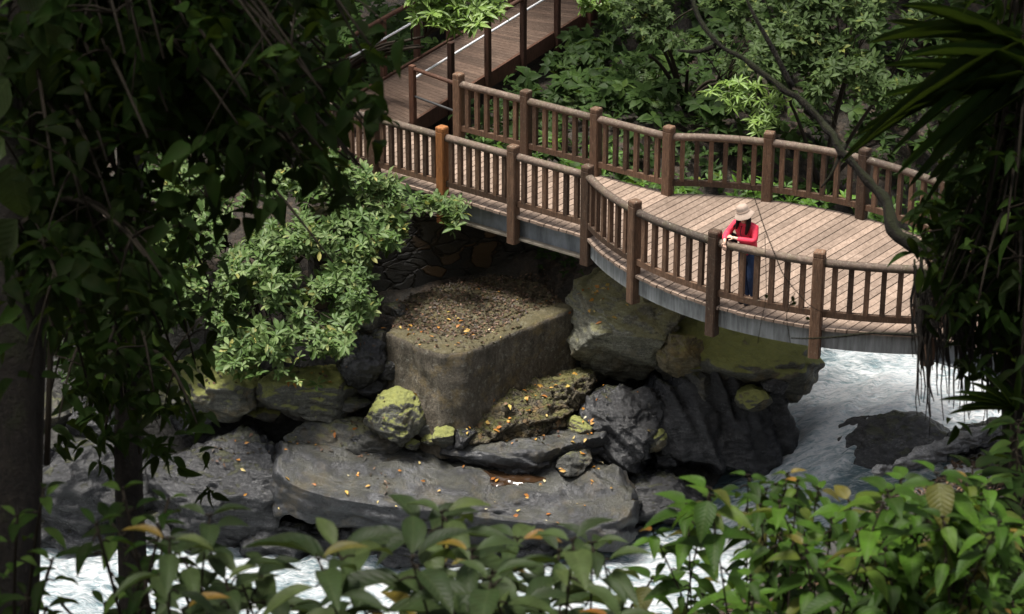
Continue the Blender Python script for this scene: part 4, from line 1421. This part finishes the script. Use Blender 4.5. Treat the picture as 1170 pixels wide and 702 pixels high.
# bird's nest fern perched on the right tree
bn = thing('nest_fern', cam_pt(1135, 130, 10.2), 'dark nest fern with long strap fronds perched on the right edge tree', 'fern')
fr_ = [((1165 + 6 * (k % 3), 60 + 9 * (k % 7)), q) for k, q in enumerate([(1000, 62), (985, 195), (1008, 165), (1030, 205), (1020, 35), (1045, 225), (1010, 95), (995, 183), (1050, 165), (1040, 10), (1060, 240), (985, 178), (1030, 150), (1015, 125), (1050, 60), (1022, 190), (1070, 200), (1035, 80)])]
rg = np.random.default_rng(5)
for k, ((ax_, ay_), (bx_, by_)) in enumerate(fr_):
    a, b = cam_pt(ax_, ay_, 10.2), cam_pt(bx_, by_, 10.2 - rg.uniform(0, .5))
    d = b - a
    L_ = np.linalg.norm(d)
    up = norm(np.array([rg.normal(0, .25), -.45, 1]))
    d2_ = norm(norm(d) + up * .3)
    mb = MB()
    mb.leaves(T_STRAP, a[None], d2_[None], up[None], [L_ * 1.08], [rg.uniform(.035, .06)], [rg.uniform(.1, .75)])
    mb.build('frond', M['leaf_dark'], bn)

# --- foreground plants


def stem_plant(name, label, cat, tips, dist, tmpl, LL, ratio, mat, seed, young=0.0, nper=7, spread=.12, drop=.35, spacing=.55, elev=(-.35, .25), more=1, thin=1.0):
    rng = np.random.default_rng(seed)
    tips = [(a + (10 if name == 'leafy_shrub' else 0), b + (30 if name == 'broadleaf_plant' else 14 if 'bright' in label else 0)) for a, b in tips]
    tp = np.array([cam_pt(a, b, rng.uniform(*dist)) for a, b in list(tips) + [(a + rng.normal(0, 45), b + abs(rng.normal(25, 35))) for a, b in tips for _ in range(more)]])
    c = tp.mean(0)
    base = ground_below(c)
    t = thing(name, base, label, cat)
    mb, st, yg = MB(), MB(), MB()
    ny = 0
    for p in tp:
        b = np.array([c[0] + (p[0] - c[0]) * .45, c[1] + (p[1] - c[1]) * .5, 0])
        b[:2] += rng.normal(0, .06, 2)
        b[2] = float(terr(b[0], b[1])[0]) - .05
        path = bez(b, p, (rng.normal(0, .14), rng.normal(0, .1), 0), 24)
        st.tube(path, np.linspace(.012, .004, 24) * thin, 6)
        ll = rng.uniform(*LL)
        n = nper + rng.integers(-1, 3)
        for k in range(n):
            back = (k / n) ** 2.0 * spacing
            L_tot = np.linalg.norm(p - b)
            tt = 1 - back / L_tot
            q = path[0] + 0
            f_ = np.clip(tt, .02, 1) * 23
            i = min(22, int(f_))
            q = path[i] + (path[i + 1] - path[i]) * (f_ - i)
            a = k * 2.399 + rng.normal(0, .3)
            e = rng.uniform(*elev) + (.35 if k < 2 else 0)
            d = np.array([math.cos(a) * math.cos(e), math.sin(a) * math.cos(e), math.sin(e)])
            pet = q + d * ll * rng.uniform(.12, .3) * (0.4 if k < 2 else 1)
            st.tube(np.array([q, (q + pet) / 2 + [0, 0, .006], pet]), [.0035, .003, .0025], 5)
            up = np.array([-math.cos(a) * math.sin(e), -math.sin(a) * math.sin(e), math.cos(e)]) + rng.normal(0, .15, 3)
            L1 = ll * rng.uniform(.75, 1.15) * (.72 if k < 2 else 1)
            tgt = yg if (k < 2 and rng.uniform() < young) else mb
            if tgt is yg: ny += 1
            tgt.leaves(tmpl, pet[None], d[None], up[None], [L1], [L1 * ratio * rng.uniform(.85, 1.15)], [float(np.clip(rng.uniform(0, .97), 0, 1))])
    mb.build('foliage', M[mat], t)
    if ny: yg.build('young_foliage', M['leaf_young'], t)
    st.build('stem', M['twig'], t)
    return t


stem_plant('broadleaf_plant', 'broad leaved foreground plant with orange young leaves at bottom centre', 'plant', [(505, 556), (592, 586), (560, 632), (470, 610), (690, 612), (640, 650), (520, 660), (590, 690), (700, 680), (440, 690), (540, 600), (655, 588)], (5.5, 6.6), T_BROAD, (.11, .19), .36, 'leaf_broad', 61, young=.25, nper=11, spacing=.5, more=1, elev=(-.3, .2), thin=.7)
stem_plant('broadleaf_plant', 'dark broad leaved foreground plant left of the orange tipped one', 'plant', [(240, 560), (385, 600), (300, 620), (330, 665), (262, 650), (380, 680), (210, 610)], (5.4, 6.4), T_BROAD, (.11, .2), .36, 'leaf_broad', 62, young=.05, nper=11, spacing=.5, more=1, elev=(-.3, .2), thin=.7)
stem_plant('leafy_shrub', 'dark low shrub at the bottom left corner in front of white water', 'shrub', [(10, 590), (50, 640), (100, 600), (60, 690), (150, 660), (180, 690), (20, 680), (110, 690), (130, 560), (170, 600), (40, 560)], (6.0, 7.2), T_BROAD, (.08, .12), .34, 'leaf_dark', 63, nper=9)
tips = [(800, 545), (845, 530), (890, 528), (925, 545), (850, 590), (960, 560), (1005, 548), (1050, 545), (1090, 560), (1140, 590), (910, 610), (970, 620), (1030, 610), (1080, 630), (790, 650), (735, 648), (850, 670), (920, 690), (1000, 690), (1060, 690), (1120, 660), (1150, 690), (940, 580), (1000, 585), (880, 560), (1050, 580), (1120, 540), (1100, 600), (1020, 535), (1060, 528), (1095, 535), (1000, 565), (1040, 570), (1130, 575), (1075, 560)]
stem_plant('leafy_shrub', 'bright green leafy bush in the foreground at bottom right', 'shrub', tips, (6.6, 8.4), T_OV7, (.07, .135), .52, 'leaf_bush', 64, young=.08, nper=19, spacing=.8, more=2, elev=(-.6, .2), thin=.6)
stem_plant('leafy_shrub', 'dark leafy bush under the right edge tree behind the bright green bush', 'shrub', [(1150, 500), (1165, 540), (1130, 520), (1160, 580), (1120, 560), (1155, 640), (1165, 690), (1165, 450), (1090, 650), (1110, 690)], (8.4, 9.4), T_OV7, (.1, .15), .42, 'leaf_dark', 65, nper=11, spacing=.6)

pm = thing('young_palm', ground_below(cam_pt(1150, 500, 9.8)), 'small dark palm with narrow blades before the white water at right', 'palm')
rg = np.random.default_rng(9)
pc_ = cam_pt(1158, 470, 9.8)
for (bx_, by_) in ((1092, 452), (1108, 440), (1095, 470), (1085, 478), (1120, 425), (1075, 462), (1130, 500), (1165, 420)):
    b = cam_pt(bx_, by_, 9.7)
    d = b - pc_
    L_ = np.linalg.norm(d)
    mb = MB()
    up = norm(np.array([0, -.5, 1]))
    mb.leaves(T_STRAP, pc_[None], (norm(d) + up * .25)[None], up[None], [L_ * 1.05], [.03], [rg.uniform(0, .5)])
    mb.build('blade', M['leaf_dark'], pm)
MB().tube(bez(ground_below(pc_), pc_, (.05, 0, 0)), .012, 6).build('stem', M['twig'], pm)

# ------------------------------------------------------------------ fallen leaves
allv, allf, off = [tv], [tf.tolist()], len(tv)
for v, f in ROCKS:
    allv.append(v)
    allf.append((np.asarray(f) + off).tolist())
    off += len(v)
bvh = BVHTree.FromPolygons([Vector(v) for v in np.concatenate(allv)], [tuple(f) for fl in allf for f in fl])


def drop(xy, rng, mb, L, tmpl=T_OV2, slope=.45):
    P, D, U, Ln = [], [], [], []
    for x, y in xy:
        h, n, i, d = bvh.ray_cast(Vector((x, y, -.6)), Vector((0, 0, -1)))
        if h is None:
            h, n, i, d = bvh.ray_cast(Vector((x, y, 8)), Vector((0, 0, -1)))
        if h is None or abs(n.z) < slope: continue
        n = n if n.z > 0 else -n
        if h.z < float(_wat(np.array([x]), np.array([y]))[0]) + .08: continue
        a = rng.uniform(0, 6.28)
        P.append(np.array(h) + np.array(n) * .02)
        D.append([math.cos(a), math.sin(a), rng.normal(0, .2)])
        U.append(np.array(n) + rng.normal(0, .25, 3))
        Ln.append(rng.uniform(*L))
    if not P: return
    D = np.array(D)
    U = np.array(U)
    D = D - U * ((D * U).sum(1) / (U * U).sum(1))[:, None]
    Ln = np.array(Ln)
    mb.leaves(tmpl, np.array(P), D, U, Ln, Ln * rng.uniform(.4, .65, len(Ln)), rng.uniform(0, 1, len(Ln)))


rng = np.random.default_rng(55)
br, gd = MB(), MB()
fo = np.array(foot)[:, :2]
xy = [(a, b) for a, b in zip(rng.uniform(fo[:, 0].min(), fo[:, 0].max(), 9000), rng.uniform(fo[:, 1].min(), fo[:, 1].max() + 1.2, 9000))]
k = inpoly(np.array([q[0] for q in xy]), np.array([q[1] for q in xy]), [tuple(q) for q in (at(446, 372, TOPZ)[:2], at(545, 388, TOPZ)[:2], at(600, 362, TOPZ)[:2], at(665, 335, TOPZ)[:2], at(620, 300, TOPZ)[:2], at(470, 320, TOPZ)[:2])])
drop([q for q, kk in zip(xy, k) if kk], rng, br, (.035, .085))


def area(n, pp, z):
    pa = np.array(pp, float)
    a, b = rng.uniform(pa[:, 0].min(), pa[:, 0].max(), n), rng.uniform(pa[:, 1].min(), pa[:, 1].max(), n)
    kk = inpoly(a, b, pp)
    return [at(x, y, z)[:2] for x, y in zip(a[kk], b[kk])]


drop(area(1800, [(740, 702), (890, 620), (1000, 590), (1130, 560), (1170, 702)], -1.8), rng, br, (.09, .16))
drop(area(2600, [(990, 560), (1080, 525), (1170, 480), (1170, 640), (990, 640)], -2.4), rng, br, (.08, .14))
drop(area(260, [(480, 470), (640, 480), (640, 515), (470, 505)], -3.3), rng, br, (.05, .1))
drop(area(160, [(380, 430), (440, 430), (445, 520), (385, 470)], -2.9), rng, br, (.05, .1))
drop(area(200, [(230, 430), (420, 440), (420, 500), (240, 500)], -3.0), rng, br, (.05, .1))
tag(br.build('fallen_leaves', M['litter_brown_shaded']), 'carpet of dead brown leaves on the concrete block and the right bank', 'fallen leaves', kind='stuff')
drop(area(210, [(240, 450), (420, 450), (690, 500), (690, 560), (500, 560), (330, 570), (240, 520)], -3.4), rng, gd, (.035, .13), slope=.3)
drop(area(90, [(540, 480), (700, 430), (690, 500), (560, 500)], -3.1), rng, gd, (.035, .13), slope=.3)
drop(area(40, [(440, 375), (520, 390), (650, 350), (560, 330)], -1.7), rng, gd, (.06, .11), slope=.3)
drop(area(30, [(680, 330), (900, 400), (860, 500), (700, 540)], -2.8), rng, gd, (.05, .1), slope=.3)
tag(gd.build('scattered_leaves', M['litter_gold']), 'orange and yellow leaves scattered over the grey rocks', 'fallen leaves', kind='stuff')
pv, pf = [], []
for a_ in range(9):
    for b_ in range(48):
        th = 2 * math.pi * b_ / 48
        q = a_ / 8 * (1 + .16 * math.sin(3 * th + 1) + .1 * math.sin(5 * th))
        x, y = hit.x + .46 * q * math.cos(th), hit.y + .17 * q * math.sin(th)
        zs_ = [h[0].z for h in (b.ray_cast(Vector((x, y, 0)), Vector((0, 0, -1))) for b in sb[:1]) if h[0] is not None]
        pv.append((x, y, max(zs_) + .008 if zs_ else hit.z))
for a_ in range(8):
    for b_ in range(48):
        pf.append((a_ * 48 + b_, (a_ + 1) * 48 + b_, (a_ + 1) * 48 + (b_ + 1) % 48, a_ * 48 + (b_ + 1) % 48))
mb = MB()
mb.add(np.array(pv), [np.array(pf)])
tag(mb.build('puddle', puddle_mat()), kind='structure')

# ------------------------------------------------------------------ the woman at the railing


def skin_mesh(name, verts, edges, mat, parent, sub=2, root=0):
    me = bpy.data.meshes.new(name + '_cage')
    me.from_pydata([v[:3] for v in verts], edges, [])
    o = bpy.data.objects.new(name + '_cage', me)
    COL.objects.link(o)
    m = o.modifiers.new('s', 'SKIN')
    m.use_smooth_shade = True
    sv = me.skin_vertices[0].data
    for i, v in enumerate(verts):
        r = v[3]
        sv[i].radius = (r, r) if np.ndim(r) == 0 else r
        sv[i].use_root = i == root
    s = o.modifiers.new('d', 'SUBSURF')
    s.levels = s.render_levels = sub
    dg = bpy.context.evaluated_depsgraph_get()
    ev = o.evaluated_get(dg)
    nm = bpy.data.meshes.new_from_object(ev)
    bpy.data.objects.remove(o)
    bpy.data.meshes.remove(me)
    nm.name = name
    nm.materials.clear()
    nm.materials.append(mat)
    for p in nm.polygons: p.use_smooth = True
    ob = bpy.data.objects.new(name, nm)
    COL.objects.link(ob)
    ob.parent = parent
    return ob


M['skin'] = plain_mat('skin', (0.62, 0.40, 0.30), 0.5, var=.04)
M['hair'] = plain_mat('hair', (0.018, 0.011, 0.008), 0.4, var=.2, nscale=40)
M['jacket'] = plain_mat('jacket', (0.78, 0.05, 0.09), 0.65, var=.1, nscale=18, bump=.5)
M['jeans'] = plain_mat('jeans', (0.05, 0.09, 0.20), 0.8, var=.18, nscale=14, bump=.4)
M['hatcloth'] = plain_mat('hatcloth', (0.33, 0.255, 0.205), 0.85, var=.1, nscale=25, bump=.3)
M['bag'] = plain_mat('bag', (0.02, 0.021, 0.026), 0.6, nscale=10)
M['shoe'] = plain_mat('shoe', (0.06, 0.06, 0.075), 0.7)
M['eye'] = plain_mat('eye', (0.02, 0.015, 0.012), 0.2)
M['lip'] = plain_mat('lip', (0.42, 0.15, 0.14), 0.5)

rp, rn = edge_pt(-1, LP / 2 + RAD * math.sin(math.asin((arcu[2] - LP / 2) / RAD) + .075))
inw = -rn
woman = thing('person', rp + inw * .31, 'woman in a red jacket, jeans and beige sun hat leaning on the railing', 'person')
woman.rotation_euler.z = math.atan2(inw[1], inw[0]) - math.pi / 2 - .12


def hand(vs, es, wrist, dirv, palm_n, side):
    """palm, four unequal bent fingers and a thumb that leaves the palm's side"""
    d, n = norm(dirv), norm(palm_n)
    s = np.cross(d, n) * side
    w = len(vs) - 1 if wrist is None else wrist
    o = np.array(vs[w][:3])
    k = len(vs)
    vs.append((*(o + d * .045), (.026, .016)))
    es.append((w, k))
    vs.append((*(o + d * .075), (.028, .014)))
    es.append((k, k + 1))
    for j, (off, ln) in enumerate(((-.024, .062), (-.008, .072), (.008, .068), (.024, .052))):
        a = o + d * .085 + s * off
        b = a + d * ln * .5 - n * ln * .12
        c = b + d * ln * .38 - n * ln * .35
        m = len(vs)
        vs += [(*a, .0085), (*b, .008), (*c, .0065)]
        es += [(k + 1, m), (m, m + 1), (m + 1, m + 2)]
    a = o + d * .03 - s * .03
    b = a + d * .03 - s * .02 - n * .008
    c = b + d * .026 - s * .004 - n * .012
    m = len(vs)
    vs += [(*a, .011), (*b, .009), (*c, .007)]
    es += [(k, m), (m, m + 1), (m + 1, m + 2)]


LA = [(.175, -.07, 1.30), (.235, -.15, 1.125), (.07, -.275, 1.15), (-.02, -.31, 1.165)]     # her left arm lies along the rail
RA = [(-.175, -.08, 1.30), (-.25, -.19, 1.135), (-.19, -.33, 1.145), (-.13, -.41, 1.11)]     # her right arm hangs over it
vs = [(0, .06, .85, .11), (0, .03, .98, .10), (0, -.02, 1.12, .11), (0, -.06, 1.25, .105), (0, -.085, 1.335, .055), (0, -.11, 1.395, .048),
      (0, -.145, 1.455, (.078, .088)), (0, -.15, 1.515, (.082, .09)), (0, -.15, 1.565, (.06, .065))]
es = [(i, i + 1) for i in range(8)]
for arm, side in ((LA, 1), (RA, -1)):
    b = len(vs)
    vs += [(*arm[0], .05), (*arm[1], .04), (*arm[2], .032), (*arm[3], .024)]
    es += [(3, b), (b, b + 1), (b + 1, b + 2), (b + 2, b + 3)]
    if side > 0:
        hand(vs, es, b + 3, (-.9, -.1, .05), (.0, -.5, .9), 1)
    else:
        hand(vs, es, b + 3, (.15, -.25, -1), (.1, -1, .2), -1)
legs = []
for s, kx, fx in ((1, .085, .07), (-1, -.07, -.03)):
    b = len(vs)
    vs += [(.09 * s, .06, .80, .085), (kx, .02, .46, .058), (fx, .10, .09, .038), (fx + .0, .07, .045, .036), (fx - .01, -.06, .03, .03)]
    es += [(0, b), (b, b + 1), (b + 1, b + 2), (b + 2, b + 3), (b + 3, b + 4)]
    legs.append((kx, fx))
# nose
b = len(vs)
vs.append((0.0, -.245, 1.475, .010))
es.append((6, b))
skin_mesh('body', vs, es, M['skin'], woman, 2)
# clothes
cv = [(0, .06, .77, .142), (0, .035, .95, .14), (0, -.02, 1.12, (.15, .13)), (0, -.065, 1.25, (.155, .128)), (0, -.09, 1.35, .062)]
ce = [(0, 1), (1, 2), (2, 3), (3, 4)]
for arm in (LA, RA):
    b = len(cv)
    a3 = np.array(arm[2]) + (np.array(arm[3]) - np.array(arm[2])) * .75
    cv += [(*arm[0], .066), (*arm[1], .056), (*arm[2], .045), (*a3, .035)]
    ce += [(3, b), (b, b + 1), (b + 1, b + 2), (b + 2, b + 3)]
skin_mesh('jacket', cv, ce, M['jacket'], woman, 2)
jv = [(0, .06, .86, .125)]
je_ = []
for s, (kx, fx) in zip((1, -1), legs):
    b = len(jv)
    jv += [(.09 * s, .06, .77, .105), (kx, .02, .46, .078), (fx, .10, .15, .055), (fx, .10, .09, .05)]
    je_ += [(0, b), (b, b + 1), (b + 1, b + 2), (b + 2, b + 3)]
jv.append((0, .04, .97, .122))
je_.append((0, len(jv) - 1))
skin_mesh('jeans', jv, je_, M['jeans'], woman, 2)
for s, (kx, fx) in zip((1, -1), legs):
    skin_mesh('shoe', [(fx, .125, .045, .046), (fx, .04, .045, .045), (fx - .01, -.05, .035, .042), (fx - .015, -.10, .03, .03)], [(0, 1), (1, 2), (2, 3)], M['shoe'], woman, 2, 1)
skin_mesh('hair', [(0, -.10, 1.56, .09), (0, -.065, 1.48, .085), (0, -.04, 1.38, .07), (0, .0, 1.27, .05),
                   (.085, -.12, 1.49, .035), (.10, -.13, 1.40, .04), (.10, -.165, 1.29, .036), (.09, -.19, 1.20, .018),
                   (-.085, -.12, 1.49, .034), (-.095, -.13, 1.40, .036), (-.085, -.175, 1.31, .026), (-.08, -.19, 1.25, .015)],
          [(0, 1), (1, 2), (2, 3), (1, 4), (4, 5), (5, 6), (6, 7), (1, 8), (8, 9), (9, 10), (10, 11)], M['hair'], woman, 2, 1)


def lathe(mb, prof, c, k=28, tilt=None, wob=None):
    v = []
    for r, z in prof:
        for j in range(k):
            a = 2 * math.pi * j / k
            rr = r * .92 * (1 + .04 * math.cos(2 * a))
            zz_ = z + (wob(a, r) if wob else 0)
            v.append([rr * math.cos(a), rr * math.sin(a) * 1.08, zz_])
    v = np.array(v)
    if tilt is not None: v = v @ np.array(tilt).T
    v = v + np.array(c)
    n = len(prof)
    f = [[i * k + j, i * k + (j + 1) % k, (i + 1) * k + (j + 1) % k, (i + 1) * k + j] for i in range(n - 1) for j in range(k)]
    mb.add(v, [np.array(f)])


mb = MB()
tl = np.array(Matrix.Rotation(.22, 3, 'X') @ Matrix.Rotation(-.22, 3, 'Y'))
lathe(mb, [(.001, .115), (.05, .114), (.082, .10), (.094, .07), (.100, .02), (.104, .0), (.138, -.022), (.172, -.058), (.174, -.063), (.138, -.03), (.10, -.008)], (0, -.145, 1.545), 32, tl, lambda a, r: (.014 * math.sin(3 * a + 1) + .008 * math.sin(5 * a)) * max(0, (r - .1) / .095))
ob = mb.build('hat', M['hatcloth'])
ob.parent = woman
mb = MB()
lathe(mb, [(.1055, .006), (.1035, .032), (.102, .032), (.104, .006)], (0, -.145, 1.545), 32, tl)
h2 = mb.build('hat_band', plain_mat('band', (.30, .22, .17), .8))
h2.parent = ob
for s in (-1, 1):
    mb = MB()
    v, f = ico(2)
    mb.add(v * [.013, .006, .007] + [.032 * s, -.232, 1.50], [f])
    e = mb.build('eye', M['eye'])
    e.parent = woman
mb = MB()
v, f = ico(2)
mb.add(v * [.024, .008, .007] + [0, -.228, 1.437], [f])
e = mb.build('mouth', M['lip'])
e.parent = woman
v, f = rock_geom((-.245, -.10, .98), (.10, .07, .14), seed=5, facets=0, amp=.03, boxy=.6, sub=4, strata=0)
ob = MB().add(v, [f]).build('bag', M['bag'])
ob.parent = woman
st_ = spline([(-.22, -.08, 1.09), (-.19, -.14, 1.2), (-.12, -.16, 1.33), (-.09, -.08, 1.37), (-.10, .05, 1.32), (-.2, .02, 1.1)], 24)
o2 = MB().tube(st_, .012, 6).build('strap', M['bag'])
o2.parent = ob
zp = MB().tube(np.array([(0.0, -.165, 1.32), (0.0, -.2, 1.24), (0.0, -.162, 1.10)]), .006, 5).build('zipper', M['bag'])
zp.parent = woman

# ------------------------------------------------------------------ light, sky, camera
w = bpy.data.worlds.new('World')
scene.world = w
w.use_nodes = True
nt = w.node_tree
bg = nt.nodes['Background']
sky = nt.nodes.new('ShaderNodeTexSky')
sky.sky_type = 'NISHITA'
sky.sun_disc = False
SEL, SAZ = R(76), R(268)              # azimuth measured clockwise from +y
sky.sun_elevation = SEL
sky.sun_rotation = SAZ
sky.air_density = 1.0
sky.dust_density = 4.0
sky.ozone_density = 1.0
hs = nt.nodes.new('ShaderNodeHueSaturation')
hs.inputs['Saturation'].default_value = 0.45
nt.links.new(sky.outputs[0], hs.inputs['Color'])
nt.links.new(hs.outputs[0], bg.inputs[0])
bg.inputs[1].default_value = 0.08
sd = bpy.data.lights.new('sun', 'SUN')
sd.energy = 2.6
sd.angle = R(14)
sd.color = (1.0, .95, .88)
so = bpy.data.objects.new('sun', sd)
COL.objects.link(so)
to_sun = Vector((math.sin(SAZ) * math.cos(SEL), math.cos(SAZ) * math.cos(SEL), math.sin(SEL)))
so.rotation_euler = to_sun.to_track_quat('Z', 'Y').to_euler()
so.location = (0, 20, 60)

cd = bpy.data.cameras.new('camera')
cd.sensor_width = 36
cd.lens = FPX / 1170 * 36
cd.clip_end = 1000
cd.clip_start = .1
cd.dof.use_dof = True
cd.dof.focus_distance = 40
cd.dof.aperture_fstop = 10
co = bpy.data.objects.new('camera', cd)
COL.objects.link(co)
co.location = CAM
co.rotation_euler = (math.pi / 2 - PITCH, 0, 0)
scene.camera = co

scene.view_settings.view_transform = 'Standard'
scene.view_settings.look = 'None'
scene.view_settings.exposure = 1.65
scene.view_settings.gamma = 1
scene.view_settings.use_curve_mapping = False
scene.render.engine = 'CYCLES'
scene.cycles.use_denoising = True
scene.cycles.max_bounces = 6
scene.cycles.diffuse_bounces = 3
scene.cycles.glossy_bounces = 3
scene.cycles.transmission_bounces = 3
scene.cycles.sample_clamp_indirect = 6
